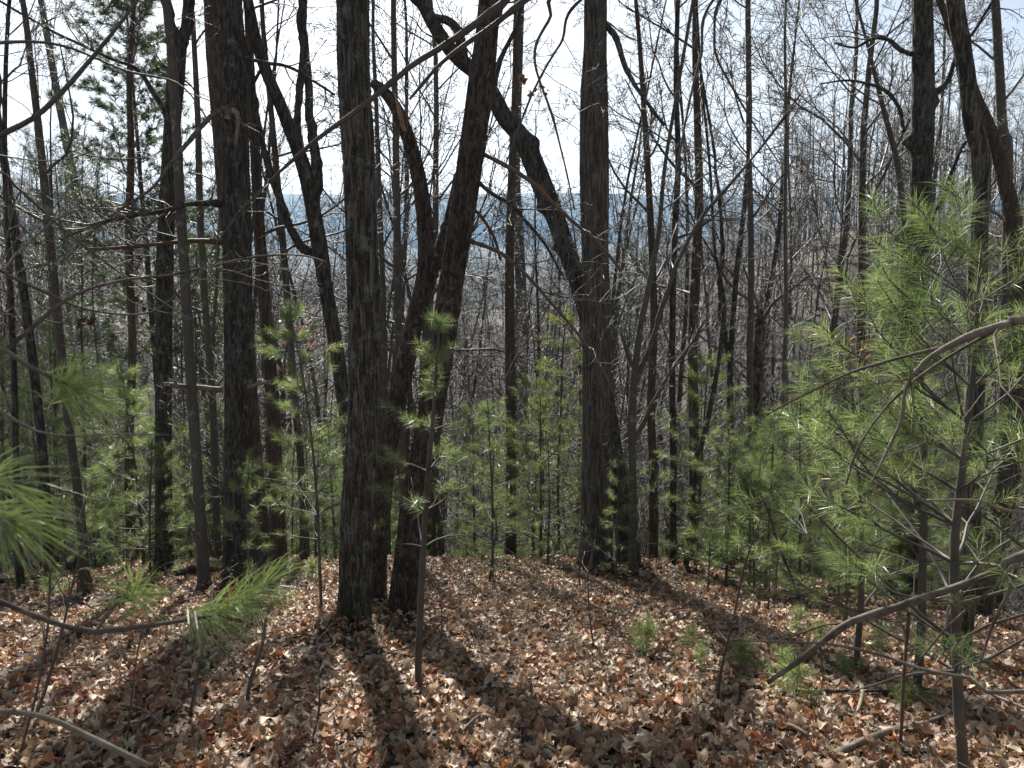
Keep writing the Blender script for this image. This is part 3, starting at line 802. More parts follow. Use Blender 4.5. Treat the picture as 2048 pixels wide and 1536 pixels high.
# ------------------------------------------------------------------ pines
def needle_tris(pos, dirs, rng, n, L, wid, spread=(12, 60), droop=0.22, shoot=0.10, seg=2):
    """Bundles of needles round shoot tips: pos (B,3), dirs (B,3) -> V, tris, colours."""
    B = len(pos)
    pos = np.repeat(pos, n, 0); dirs = unit(np.repeat(dirs, n, 0))
    m = len(pos)
    t = rng.random(m)
    base = pos - dirs * (shoot * t)[:, None]
    rnd = rng.normal(0, 1, (m, 3))
    perp = unit(rnd - dirs * (rnd * dirs).sum(1, keepdims=True))
    ang = np.radians(spread[0] + (spread[1] - spread[0]) * np.sqrt(t * 0.6 + 0.4 * rng.random(m)))
    d = dirs * np.cos(ang)[:, None] + perp * np.sin(ang)[:, None]
    ll = L * rng.uniform(0.75, 1.1, m)
    side = unit(np.cross(d, rng.normal(0, 1, (m, 3))))
    w = wid * 0.5
    tone = np.repeat(rng.random(B), n) * 0.6 + rng.random(m) * 0.4
    col = np.stack([0.16 + 0.12 * tone, 0.23 + 0.12 * tone, 0.118 + 0.065 * tone], -1)
    brown = rng.random(m) < 0.03
    col[brown] = (0.26, 0.13, 0.05)
    dz = np.array([0, 0, -1.0])
    if seg == 1:
        tip = base + d * ll[:, None] + dz * (droop * ll)[:, None]
        V = np.stack([base - side * w, base + side * w, tip], 1).reshape(-1, 3)
        T = np.arange(3 * m).reshape(m, 3)
        return V, T, np.repeat(col, 3, 0)
    mid = base + d * (ll * 0.5)[:, None] + dz * (droop * ll * 0.2)[:, None]
    tip = base + d * ll[:, None] + dz * (droop * ll)[:, None]
    V = np.stack([base - side * w * 0.8, base + side * w * 0.8, mid - side * w, mid + side * w, tip], 1).reshape(-1, 3)
    o = np.arange(m)[:, None] * 5
    T = np.concatenate([o + [0, 1, 3], o + [0, 3, 2], o + [2, 3, 4]], 0)
    return V, T, np.repeat(col, 5, 0)

def pine_parts(trunk_path, rng, whorl=0.32, nb=5, Lb=0.8, start=0.25, needle=(60, 0.10, 0.002), sub=3, bare=0.3, seg=1, up=0.12, az_bias=None, drop=0.0, taper=0.85):
    """A list of boughs for a young white pine along trunk_path rows (x, y, z, r): (tubes, (V, tris, colours) or None)."""
    P = np.asarray(trunk_path)[:, :3]; R = np.asarray(trunk_path)[:, 3]
    s = np.concatenate([[0], np.cumsum(np.linalg.norm(np.diff(P, axis=0), axis=1))])
    H = s[-1]
    out = []
    def needles(tp, td):
        return needle_tris(np.array(tp), np.array(td), rng, needle[0], needle[1], needle[2], seg=seg)
    T = Tubes(); T.add([P[-1] - unit(P[-1] - P[-2]) * 0.02, P[-1], P[-1] + unit(P[-1] - P[-2]) * 0.03], [R[-1] * 0.9, R[-1] * 0.7, 0.001], 5)
    out.append((T, needles([P[-1]], [unit(P[-1] - P[-2])])))
    pos = H * start
    while pos < H - 0.02:
        f = pos / H
        c = np.array([np.interp(pos, s, P[:, q]) for q in range(3)])
        tr = float(np.interp(pos, s, R))
        a0 = rng.random() * 6.28
        for b in range(nb):
            if rng.random() < drop: continue
            a = a0 + b * 2 * math.pi / nb + rng.normal(0, 0.25)
            if az_bias is not None and rng.random() < 0.45: a = az_bias + rng.normal(0, 0.7)
            L = Lb * (1 - f ** 1.6 * taper) * rng.uniform(0.5, 1.2)
            d = unit(np.array([math.cos(a), math.sin(a), 0.25 + 0.5 * f]))
            n = 7
            pts = [c]
            for i in range(n - 1):
                d = unit(d + rng.normal(0, 0.10, 3) + np.array([0, 0, up * (i / n) - 0.05 * (1 - f)]))
                pts.append(pts[-1] + d * L / (n - 1))
            pts = np.array(pts)
            r0 = min(tr * 0.45, 0.004 + L * 0.006)
            T = Tubes(); tp, td = [], []
            T.add(pts, np.linspace(r0, 0.0016, n), 4)
            if f < bare and rng.random() < 0.75:
                out.append((T, None)); continue
            tp.append(pts[-1]); td.append(d)
            for q in range(sub):
                i = int(rng.integers(2, n))
                sd = unit(pts[i] - pts[i - 1])
                ss = unit(np.cross(sd, [0, 0, 1.0])) * (1 if q % 2 else -1)
                dd = unit(sd * 0.8 + ss * rng.uniform(0.4, 0.9) + np.array([0, 0, rng.uniform(-0.05, 0.35)]))
                ll = L * rng.uniform(0.15, 0.42)
                e = pts[i] + dd * ll
                mid = pts[i] + dd * ll * 0.5 + rng.normal(0, 0.01, 3)
                T.add([pts[i], mid, e], [r0 * 0.45, 0.002, 0.0014], 3)
                tp.append(e); td.append(unit(dd + np.array([0, 0, 0.25])))
            out.append((T, needles(tp, td)))
        pos += whorl * rng.uniform(0.8, 1.2)
    return out

def merge_boughs(bo):
    T = Tubes(); Vs, Fs, Cs, off = [], [], [], 0
    for t, nv in bo:
        for k, v in t.g.items(): T.g.setdefault(k, []).extend(v)
        if nv:
            Vs.append(nv[0]); Fs.append(nv[1] + off); Cs.append(nv[2]); off += len(nv[0])
    return T, (np.concatenate(Vs), np.concatenate(Fs), np.concatenate(Cs))

def pine_thing(label, path, org, rng, group=None, name="pine_sapling", tone=None, **kw):
    t = thing(name, org, label, "young pine" if name == "pine_sapling" else "pine tree", group)
    T0 = Tubes(); pa = np.asarray(path); T0.add(pa[:, :3], pa[:, 3], 8)
    obj("trunk", T0.mesh("trunk", org), M['twig'], t)
    for T, nv in pine_parts(path, rng, **kw):
        b = obj("branch", T.mesh("branch", org), M['twig'], t)
        if nv:
            V, F, col = nv
            if tone is not None: col = col * np.asarray(tone)
            obj("needles", mesh_from("needles", V - org, None, F, col, smooth=False), M['needles'], b)
    return t

def pine_px(label, pts, Y, seed, **kw):
    """A pine whose stem is read off the photograph (pixels, bottom to top) at distance Y."""
    rng = np.random.default_rng(seed)
    path = to3d(pts, Y)
    if Y > 5.5: path = [[a, b, c, r * 0.55] for a, b, c, r in path]
    p = np.array(path[0][:3]); gz = float(h(p[0], p[1]))
    if p[2] > gz + 0.05: path.insert(0, [p[0], p[1], gz, path[0][3] * 1.1])
    path[0][2] -= 0.03
    S = spline(path, 14)
    return pine_thing(label, S, np.array([S[0][0], S[0][1], gz]), rng, **kw)

pine_px("nearest young pine, its thin dark stem running up from the lower right corner",
        [(1928, 1560, 27), (1916, 1400, 24), (1912, 1250, 22), (1908, 1100, 20), (1922, 960, 17), (1940, 820, 14), (1950, 700, 11), (1955, 600, 8), (1962, 500, 5)], 2.75, 101,
        whorl=0.145, nb=5, Lb=0.85, taper=0.6, start=0.30, needle=(44, 0.1, 0.0015), sub=5, bare=0.46, seg=2, drop=0.12, az_bias=math.pi * 0.85, up=0.2)
pine_px("young pine with tiers of bright needles left of the nearest one",
        [(1722, 1195, 14), (1722, 1050, 12), (1715, 900, 9), (1700, 740, 5)], 5.2, 102, whorl=0.21, nb=5, Lb=0.98, taper=0.6, start=0.2, needle=(50, 0.1, 0.0021), sub=4, bare=0.0)
pine_px("young pine beside the burled trunk at right, dark stemmed",
        [(1842, 1270, 20), (1846, 1100, 17), (1850, 950, 13), (1846, 800, 9), (1840, 660, 5)], 4.6, 103, whorl=0.24, nb=5, Lb=0.62, start=0.38, needle=(50, 0.1, 0.002), sub=4, bare=0.25)
pine_px("sparse young pine on a bare stick in front of the leaning cherry trunk",
        [(836, 1335, 16), (842, 1200, 15), (848, 1080, 13), (856, 950, 12), (866, 840, 9), (872, 740, 7), (880, 640, 4)], None or 4.75, 104, whorl=0.24, nb=5, Lb=0.62, start=0.40, needle=(46, 0.09, 0.0019), sub=2, bare=0.45, drop=0.1)
pine_px("young pine with tufted arms between the oak and paler leaning trunk",
        [(640, 1150, 13), (634, 1000, 11), (620, 850, 9), (600, 720, 7), (575, 600, 4)], 7.4, 105, whorl=0.25, nb=5, Lb=0.85, start=0.25, needle=(44, 0.1, 0.0024), sub=4, bare=0.1)
pine_px("pale green sunlit young pine between the middle trunk and the stout one",
        [(1118, 1080, 12), (1116, 950, 11), (1122, 820, 9), (1126, 700, 7), (1134, 610, 4)], 13.5, 106, whorl=0.4, nb=5, Lb=1.15, start=0.1, needle=(40, 0.13, 0.0042), sub=4, bare=0.0, tone=(1.25, 1.15, 0.9))
pine_px("bushy young pine left of the flared trunk on the crest",
        [(985, 1105, 11), (985, 1000, 9), (980, 900, 7), (975, 800, 4)], 9.5, 107, whorl=0.24, nb=5, Lb=0.8, start=0.1, needle=(40, 0.105, 0.0028), sub=4, bare=0.0)
pine_px("small soft pine growing against the foot of the stout crest trunk",
        [(1232, 1150, 9), (1234, 1060, 8), (1236, 980, 6), (1238, 900, 4)], 9.3, 108, whorl=0.2, nb=5, Lb=0.42, start=0.2, needle=(34, 0.085, 0.0024), sub=2, bare=0.0)
pine_px("young pine filling the gap right of the reddish pole, behind the others",
        [(1600, 1130, 14), (1600, 1000, 11), (1600, 880, 8), (1602, 760, 5)], 8.6, 109, whorl=0.26, nb=6, Lb=0.95, start=0.05, needle=(42, 0.11, 0.0027), sub=4, bare=0.0)
pine_px("soft grey green young pine at the near right of the crest, low and wide",
        [(1500, 1140, 10), (1500, 1050, 8), (1502, 960, 5)], 9.8, 110, whorl=0.18, nb=6, Lb=0.75, start=0.05, needle=(42, 0.1, 0.0028), sub=4, bare=0.0)
pine_px("slim young pine behind the leaves left of the tall black forked trunk",
        [(300, 1120, 9), (300, 1000, 7), (304, 880, 4)], 10.4, 111, whorl=0.25, nb=5, Lb=0.85, start=0.1, needle=(40, 0.1, 0.003), sub=4, bare=0.0)
pine_px("thin young pine at the foot of the thick black trunk, with three flat tufts",
        [(500, 1170, 9), (496, 1080, 8), (494, 1000, 6), (500, 900, 4)], 6.6, 112, whorl=0.22, nb=4, Lb=0.45, start=0.3, needle=(60, 0.085, 0.0028), sub=1, bare=0.0)

# copies of five young pines through the understorey
def pine_proto(seed, H, **kw):
    rng = np.random.default_rng(seed)
    w = rng.normal(0, 0.04, 2)
    path = np.array([[w[0] * q * q * H, w[1] * q * H, q * H - 0.03, 0.012 * H ** 0.8 * (1 - 0.8 * q)] for q in np.linspace(0, 1, 10)])
    T0 = Tubes(); T0.add(path[:, :3], path[:, 3], 6)
    T, (V, F, col) = merge_boughs(pine_parts(path, rng, **kw))
    a, b, c = T0.mesh("trunk"), T.mesh("crown"), mesh_from("needles", V, None, F, col, smooth=False)
    a.materials.append(M['twig']); b.materials.append(M['twig']); c.materials.append(M['needles'])
    return [("trunk", a), ("crown", b), ("needles", c)]

GAPS = [(100, "at the left edge"), (290, "left of the bright edged pole"), (330, "beside the forked black trunk"), (470, "between the left black trunks"),
        (560, "beside the thick black trunk"), (700, "just left of the furrowed oak"), (800, "between the oak and the cherry"), (900, "behind the leaning cherry"),
        (1035, "between the cherry and flared trunk"), (1110, "right of the flared trunk"), (1190, "just left of the stout trunk"), (1265, "right of the stout trunk"),
        (1346, "left of the black pole"), (1430, "right of the black pole"), (1520, "left of the broken snag"), (1620, "right of the broken snag"),
        (1720, "over the right thicket"), (1820, "left of the burled trunk"), (1950, "right of the burled trunk"), (9999, "at the right edge")]
DEPTH = [(13.5, "by the crest"), (17, "just past the crest"), (22, "a little below the crest"), (28, "down the slope"), (36, "low in the hollow"), (50, "across the hollow"),
         (70, "on the far slope"), (90, "farther up the slope"), (999, "high up the far slope")]
def where(x, Y):
    px = 1024 + FPX * x / Y
    return next(t for e, t in DEPTH if Y < e) + " " + next(t for e, t in GAPS if px < e)

def place(parts, name, loc, label, cat, group, rz=0.0, s=1.0):
    t = thing(name, loc, label, cat, group, rz, s)
    for n, me in parts: obj(n, me, None, t)
    return t

PINES = [pine_proto(200 + i, H, whorl=0.30, nb=5, Lb=Lb, start=0.12, needle=(26, 0.125, 0.0036), sub=6, bare=0.05)
         for i, (H, Lb) in enumerate([(2.2, 0.85), (2.8, 1.0), (1.5, 0.7), (3.4, 1.15), (1.1, 0.5)])]
rp = np.random.default_rng(55)
zones = [  # px range, Y range, count, label, group
 ((1330, 1990), (9.5, 18), 42, "young pine in the green thicket below the crest at right", "young pines of the right thicket"),
 ((-30, 460), (10.5, 19), 19, "young pine in the shade behind the trunks at left", "young pines of the left hollow"),
 ((560, 1300), (12.8, 24), 24, "young pine beyond the crest in the middle of the wood", "young pines beyond the crest"),
]
for (pa, pb), (ya, yb), cnt, lab, grp in zones:
    for c in range(cnt):
        Y = rp.uniform(ya, yb); px = rp.uniform(pa, pb)
        x = (px - 1024) / FPX * Y
        p = (x, Y, float(h(x, Y)))
        pi = int(rp.integers(0, 5))
        lab = ["young", "leggy young", "short young", "tall young", "tiny"][pi] + " pine " + where(x, Y)
        place(PINES[pi], "pine_sapling", p, lab, "young pine", grp, rp.random() * 6.28, rp.uniform(0.75, 1.2) if 'right' in grp else rp.uniform(0.9, 1.75) if 'beyond' in grp else rp.uniform(0.9, 1.4))

# seedlings on the leaf litter
def seedling(seed):
    rng = np.random.default_rng(seed)
    H = 0.2
    path = np.array([[0.01 * q, 0, q * H - 0.02, 0.003 * (1 - 0.6 * q)] for q in np.linspace(0, 1, 5)])
    T, (V, F, col) = merge_boughs(pine_parts(path, rng, whorl=0.07, nb=3, Lb=0.14, start=0.4, needle=(44, 0.075, 0.0019), sub=1, bare=0, seg=2))
    T.add(path[:, :3], path[:, 3], 5)
    a, c = T.mesh("stem"), mesh_from("needles", V, None, F, col, smooth=False)
    a.materials.append(M['twig']); c.materials.append(M['needles'])
    return [("stem", a), ("needles", c)]
SEED = [seedling(300 + i) for i in range(4)]
for i, (px, py, s, lab) in enumerate([
  (1290, 1310, 1.15, "pine seedling alone on the leaves right of the middle"), (1385, 1300, 0.8, "small pine seedling just right of the lone one"),
  (1485, 1345, 1.0, "pine seedling beneath the tip of the dead drooping branch"), (1560, 1350, 0.8, "pine seedling touching the tip of the dead drooping branch"),
  (1590, 1410, 1.15, "bright pine seedling directly below the dead drooping branch"), (1600, 1265, 0.95, "pine seedling up the slope behind the dead drooping branch"),
  (1640, 1290, 0.8, "thin pine seedling by the stems left of the burled trunk"), (1755, 1305, 0.9, "pine seedling between the burled trunk and the near pine"),
  (1690, 1240, 0.7, "tiny pine seedling higher on the slope at right"), (1690, 1360, 0.7, "dull pine seedling left of the near pine stem"),
  (105, 1195, 1.2, "pine seedling at the far left by the stump"), (1400, 1335, 0.6, "tiny pine seedling half buried in leaves"),
  (1820, 1420, 0.7, "sparse pine seedling near the foot of the near pine"), (560, 1215, 0.9, "pine seedling left of the oak foot"), (625, 1160, 1.2, "pine seedling touching the left side of the oak")]):
    p = hit(px, py)
    place(SEED[i % 4], "pine_seedling", p, lab, "seedling", "pine seedlings on the forest floor", i * 1.7, s * 1.3)

# large dark pine in the upper left
def big_pine(label, px_top, py_top, Y, seed, r=0.2, whorl=0.55, Lb=3.0):
    rng = np.random.default_rng(seed)
    top = at(px_top, py_top, Y)
    x, y = top[0] + 0.3, Y
    gz = float(h(x, y))
    path = np.array([[x + (top[0] - x) * q, y, gz - 0.2 + (top[2] - gz + 0.2) * q, r * (1 - 0.9 * q)] for q in np.linspace(0, 1, 16)])
    org = np.array([x, y, gz])
    t = thing("pine_tree", org, label, "pine tree")
    T0 = Tubes(); T0.add(path[:, :3], path[:, 3], 12)
    obj("trunk", T0.mesh("trunk", org), M['black'], t)
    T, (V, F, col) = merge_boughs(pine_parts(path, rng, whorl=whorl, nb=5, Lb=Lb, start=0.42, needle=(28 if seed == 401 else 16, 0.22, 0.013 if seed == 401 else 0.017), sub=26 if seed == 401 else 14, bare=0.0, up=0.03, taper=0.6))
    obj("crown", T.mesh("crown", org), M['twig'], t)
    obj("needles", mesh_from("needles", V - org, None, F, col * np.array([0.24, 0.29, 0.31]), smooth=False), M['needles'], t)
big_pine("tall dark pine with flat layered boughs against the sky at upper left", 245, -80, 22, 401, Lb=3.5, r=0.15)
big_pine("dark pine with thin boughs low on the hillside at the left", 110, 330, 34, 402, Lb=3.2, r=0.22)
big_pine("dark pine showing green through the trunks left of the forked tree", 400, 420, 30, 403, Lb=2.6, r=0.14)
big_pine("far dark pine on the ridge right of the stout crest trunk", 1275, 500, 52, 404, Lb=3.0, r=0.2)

# ------------------------------------------------------------------ the bare wood behind
FAR = dict(LIMB); FAR.update(c=[7, 5, 4, 0], n=[7, 5, 4, 3], k=[4, 3, 3, 3], rmin=0.0055)
def bare_proto(seed, H, r, first, nl, L, mat, tw, ang=(30, 62), S=FAR):
    rng = np.random.default_rng(seed)
    n = 16
    p = np.zeros(3); d = np.array([0, 0, 1.0]); pts = [p.copy()]
    for i in range(n - 1):
        d = unit(d + rng.normal(0, 0.05, 3) + np.array([0, 0, 0.12])); p = p + d * H / (n - 1); pts.append(p.copy())
    pts = np.array(pts); q = np.linspace(0, 1, n)
    rad = r * 0.72 * (1 - 0.86 * q) * (1 + 0.5 * np.exp(-q * 40))
    pts[0, 2] -= 0.15
    a = Tubes(); a.add(pts, rad, 9)
    rs = spline(np.column_stack([pts, rad]), 60)
    T = crown_on(rs[:, :3], rs[:, 3], rng, nl, H * first, H * 0.97, L, S, ang)
    m1, m2 = a.mesh("trunk"), T.mesh("crown")
    m1.materials.append(M[mat]); m2.materials.append(M[tw])
    return [("trunk", m1), ("crown", m2)]
BARE = [bare_proto(500 + i, *a) for i, a in enumerate([
    (15, 0.16, 0.33, 15, 3.6, 'grey', 'twig_grey'), (17, 0.20, 0.40, 15, 4.2, 'black', 'twig'), (13, 0.12, 0.28, 14, 3.0, 'grey', 'twig_grey'),
    (16, 0.17, 0.36, 15, 3.8, 'brown', 'twig_grey'), (12, 0.09, 0.25, 13, 2.5, 'black', 'twig'), (18, 0.19, 0.45, 14, 4.0, 'ash', 'twig_grey'),
    (14, 0.11, 0.30, 13, 2.8, 'brown', 'twig'), (10, 0.07, 0.2, 13, 2.2, 'grey', 'twig_grey')])]
SAP = dict(LIMB); SAP.update(n=[6, 4, 3], c=[5, 3, 0], k=[3, 3, 3], t0=[0.2, 0.2, 0], rmin=0.004, len=[0.5, 0.5, 0])
POLE = [bare_proto(600 + i, *a, S=SAP) for i, a in enumerate([
    (8.5, 0.045, 0.2, 16, 1.6, 'grey', 'twig_grey', (25, 60)), (7.0, 0.035, 0.12, 16, 1.5, 'black', 'twig', (25, 60)),
    (5.5, 0.028, 0.1, 15, 1.4, 'grey', 'twig_grey', (25, 60)), (4.0, 0.02, 0.08, 15, 1.3, 'brown', 'twig_grey', (25, 65)), (9.5, 0.055, 0.3, 16, 1.7, 'brown', 'twig', (25, 60))])]

THIN = [bare_proto(680 + i, *a, S=SAP) for i, a in enumerate([
    (13, 0.085, 0.5, 14, 1.7, 'grey', 'twig', (25, 50)), (14.5, 0.10, 0.55, 14, 1.8, 'black', 'twig', (25, 50)),
    (12, 0.07, 0.5, 13, 1.5, 'brown', 'twig', (25, 50)), (15, 0.115, 0.5, 15, 2.0, 'ash', 'twig_grey', (25, 50))])]
rb = np.random.default_rng(77)
WORDS = dict(young_tree=["straight grey young tree", "straight black young tree", "straight brown young tree", "straight ridged young tree"],
             bare_tree=["grey bare tree", "large black bare tree", "lesser grey bare tree", "brown bare tree", "slim black bare tree", "tallest brown bare tree", "slim brown bare tree", "small grey bare tree"],
             bare_sapling=["tall grey sapling", "black sapling", "short grey sapling", "low brown sapling", "tall brown sapling"],
             bare_bush=["bare grey bush", "low bare grey bush", "tall dark bare bush", "broad bare bush"])
def scatter(n, ya, yb, ta, tb, protos, name, label, group, cat, dmin, smin=0.8, smax=1.2):
    words_ = WORDS[name]
    pts = []
    tries = 0
    while len(pts) < n and tries < n * 60:
        tries += 1
        Y = ya + (yb - ya) * rb.random() ** 0.75
        x = rb.uniform(ta, tb) * Y
        if -0.60 < x / Y < -0.44 and Y < 27 and cat == 'tree': continue
        if any((x - a) ** 2 + (Y - b) ** 2 < dmin ** 2 for a, b in pts): continue
        pts.append((x, Y))
    for x, Y in pts:
        k = int(rb.integers(0, len(protos)))
        label = words_[k] + " " + where(x, Y)
        place(protos[k], name, (x, Y, float(h(x, Y))), label, cat, group, rb.random() * 6.28, rb.uniform(smin, smax))
scatter(22, 19, 34, -0.78, -0.30, BARE, "bare_tree", "bare tree standing in the hollow behind the trunks at left", "bare trees in the left hollow", "tree", 1.3)
scatter(34, 15, 36, -0.30, 0.30, BARE, "bare_tree", "bare tree standing below the crest in the middle of the wood", "bare trees below the crest", "tree", 1.3)
scatter(28, 15, 34, 0.30, 0.80, BARE, "bare_tree", "bare tree standing below the crest behind the green thicket at right", "bare trees behind the right thicket", "tree", 1.3)
scatter(70, 36, 110, -0.80, -0.22, BARE, "bare_tree", "bare grey tree of the wooded hillside at left", "bare trees on the left hillside", "tree", 2.2, 0.8, 1.15)
scatter(60, 36, 110, -0.22, 0.22, BARE, "bare_tree", "bare grey tree on the valley floor against the blue hills", "bare trees on the valley floor", "tree", 2.4, 0.75, 1.05)
scatter(85, 32, 110, 0.18, 0.82, BARE, "bare_tree", "bare grey tree of the wooded hillside at right", "bare trees on the right hillside", "tree", 2.2, 0.8, 1.15)
scatter(90, 14, 60, -0.78, -0.2, THIN, "young_tree", "", "straight young trees at left", "tree", 0.9)
scatter(85, 15, 62, -0.2, 0.22, THIN, "young_tree", "", "straight young trees in the middle", "tree", 0.9)
scatter(125, 14, 75, 0.16, 0.8, THIN, "young_tree", "", "straight young trees at right", "tree", 0.9)
scatter(90, 12.5, 44, -0.75, -0.2, POLE, "bare_sapling", "thin bare sapling among the trunks at left", "bare saplings at left", "sapling", 0.6)
scatter(100, 13, 46, -0.2, 0.25, POLE, "bare_sapling", "thin bare sapling beyond the crest in the middle", "bare saplings in the middle", "sapling", 0.6)
scatter(110, 11.5, 44, 0.25, 0.78, POLE, "bare_sapling", "thin bare sapling behind the green thicket at right", "bare saplings at right", "sapling", 0.6)

BR = dict(n=[6, 5, 4, 3], k=[3, 3, 3, 3], c=[6, 5, 3, 0], t0=[0.15, 0.15, 0.1, 0], ang=[38, 45, 48, 0], len=[0.6, 0.55, 0.5, 0], rr=[0.5, 0.6, 0.7, 0], wig=[0.12, 0.18, 0.2, 0.2], up=[0.06, 0.02, 0, 0], rmin=0.004)
def bush_proto(seed, H, mat):
    rng = np.random.default_rng(seed)
    T = Tubes()
    for b in range(6):
        a = rng.random() * 6.28
        d = unit(np.array([math.cos(a) * 0.45, math.sin(a) * 0.45, 1.0]))
        grow(T, rng, np.array([math.cos(a) * 0.05, math.sin(a) * 0.05, -0.05]), d, H * rng.uniform(0.6, 1.0), 0.016, 0, BR)
    m = T.mesh("stems"); m.materials.append(M[mat])
    return [("stems", m)]
BUSH = [bush_proto(650 + i, H, mt) for i, (H, mt) in enumerate([(4.4, 'twig_grey'), (3.0, 'twig_grey'), (5.2, 'twig'), (3.8, 'twig_grey')])]
scatter(95, 13.5, 44, -0.75, -0.2, BUSH, "bare_bush", "tangled bare bush low between the trunks at left", "bare bushes at left", "bush", 0.8)
scatter(95, 13.5, 46, -0.2, 0.25, BUSH, "bare_bush", "tangled bare bush low beyond the crest in the middle", "bare bushes in the middle", "bush", 0.8)
scatter(150, 13.5, 60, 0.2, 0.8, BUSH, "bare_bush", "tangled bare bush low behind the thicket at right", "bare bushes at right", "bush", 0.8)

# the rest of the wood, too far to count: one mass of small bare trees
def far_wood():
    rng = np.random.default_rng(91)
    S = dict(LIMB); S.update(n=[3, 3], c=[5, 0], k=[3, 3], t0=[0.2, 0], rmin=0.022, len=[0.6, 0])
    protos = []
    for i in range(5):
        T = Tubes(); H = 14 + i
        z = np.linspace(0, H, 6); pts = np.stack([rng.normal(0, 0.12, 6), rng.normal(0, 0.12, 6), z], -1)
        T.add(pts, 0.17 * (1 - 0.85 * z / H), 4)
        rs = spline(np.column_stack([pts, 0.17 * (1 - 0.85 * z / H)]), 40)
        crown_on(rs[:, :3], rs[:, 3], rng, 10, H * 0.25, H * 0.97, 3.6, S, (28, 60), T)
        protos.append(T.arrays())
    Vs, Qs, Ts, off = [], [], [], 0
    for c in range(1100):
        Y = 62 + 340 * rng.random() ** 1.5
        x = rng.uniform(-0.85, 0.85) * Y
        V, Q, T = protos[int(rng.integers(0, 5))]
        a = rng.random() * 6.28; s = rng.uniform(0.75, 1.1)
        Rz = np.array([[math.cos(a), -math.sin(a), 0], [math.sin(a), math.cos(a), 0], [0, 0, 1]])
        Vs.append((V * s) @ Rz.T + np.array([x, Y, float(h(x, Y)) - 0.1])); Qs.append(Q + off); Ts.append(T + off); off += len(V)
    o = obj("forest", mesh_from("forest", np.concatenate(Vs), np.concatenate(Qs), np.concatenate(Ts)), M['twig_grey'])
    tag(o, "far bare grey wood covering the hillsides across the hollow", kind="stuff")
far_wood()

# ------------------------------------------------------------------ leaf shapes
def leaf_outline(kind):
    """Half outline (t along the midrib, half width) of a leaf of unit length."""
    if kind == 0:   # lobed oak
        return [(0.0, 0.02), (0.12, 0.10), (0.22, 0.24), (0.32, 0.10), (0.45, 0.33), (0.56, 0.13), (0.7, 0.36), (0.8, 0.15), (0.9, 0.17), (1.0, 0.0)]
    if kind == 1:   # beech, simple
        return [(0.0, 0.02), (0.2, 0.2), (0.45, 0.29), (0.7, 0.22), (0.88, 0.09), (1.0, 0.0)]
    if kind == 2:   # maple, broad
        return [(0.0, 0.03), (0.1, 0.30), (0.25, 0.22), (0.38, 0.52), (0.5, 0.28), (0.66, 0.40), (0.75, 0.16), (1.0, 0.0)]
    return [(0.0, 0.02), (0.12, 0.26), (0.3, 0.38), (0.5, 0.33), (0.62, 0.24), (0.78, 0.31), (0.95, 0.16), (1.0, 0.0)]   # tulip tree

def leaf_template(kind, rng, curl, fold, low=False):
    ol = leaf_outline(kind)
    if low: ol = ol[::2] if (len(ol) % 2) else ol[:-1:2] + [ol[-1]]
    n = len(ol)
    V = []; F = []
    tw = rng.normal(0, 0.5); bend = curl * rng.uniform(0.6, 1.3); ph = rng.random() * 6
    def z(t, w):
        return bend * (t - 0.5) ** 2 - bend * 0.1 + fold * abs(w) * (1 + 0.5 * math.sin(ph + 5 * t)) + tw * (t - 0.5) * w + 0.07 * math.sin(9 * t + ph + 6 * w) + 0.25 * max(0.0, abs(w) - 0.2)
    for t, w in ol: V.append((t - 0.5, 0.0, z(t, 0)))
    for sgn in (1, -1):
        for t, w in ol: V.append((t - 0.5 + rng.normal(0, 0.02), sgn * w * rng.uniform(0.8, 1.12), z(t, sgn * w) + rng.normal(0, 0.035)))
    for sgn in (0, 1):
        o = n * (1 + sgn)
        for i in range(n - 1):
            a, b, c, d = i, i + 1, o + i + 1, o + i
            tr = [(a, b, c), (a, c, d)] if sgn == 1 else [(a, c, b), (a, d, c)]
            if i == n - 2: tr = [tr[1]] if sgn == 1 else [(a, d, b)]
            F += tr
    return np.array(V), np.array(F)

PAL = np.array([(0.62, 0.49, 0.375), (0.51, 0.375, 0.27), (0.33, 0.225, 0.16), (0.38, 0.175, 0.10), (0.44, 0.37, 0.305), (0.50, 0.23, 0.11), (0.22, 0.145, 0.105), (0.70, 0.60, 0.48)])
PAL = PAL * np.array([1.0, 0.94, 0.85])
PW = np.array([0.18, 0.18, 0.19, 0.135, 0.08, 0.03, 0.13, 0.075])

def rotmats(rng, m, tilt):
    yaw = rng.random(m) * 2 * math.pi
    ax = rng.random(m) * 2 * math.pi
    tl = np.radians(np.abs(rng.normal(0, tilt, m)))
    cz, sz = np.cos(yaw), np.sin(yaw)
    Z = np.zeros((m, 3, 3)); Z[:, 0, 0] = cz; Z[:, 0, 1] = -sz; Z[:, 1, 0] = sz; Z[:, 1, 1] = cz; Z[:, 2, 2] = 1
    k = np.stack([np.cos(ax), np.sin(ax), np.zeros(m)], -1)
    K = np.zeros((m, 3, 3))
    K[:, 0, 1] = -k[:, 2]; K[:, 0, 2] = k[:, 1]; K[:, 1, 0] = k[:, 2]; K[:, 1, 2] = -k[:, 0]; K[:, 2, 0] = -k[:, 1]; K[:, 2, 1] = k[:, 0]
    I = np.eye(3)[None]
    X = I + np.sin(tl)[:, None, None] * K + (1 - np.cos(tl))[:, None, None] * (K @ K)
    return X @ Z

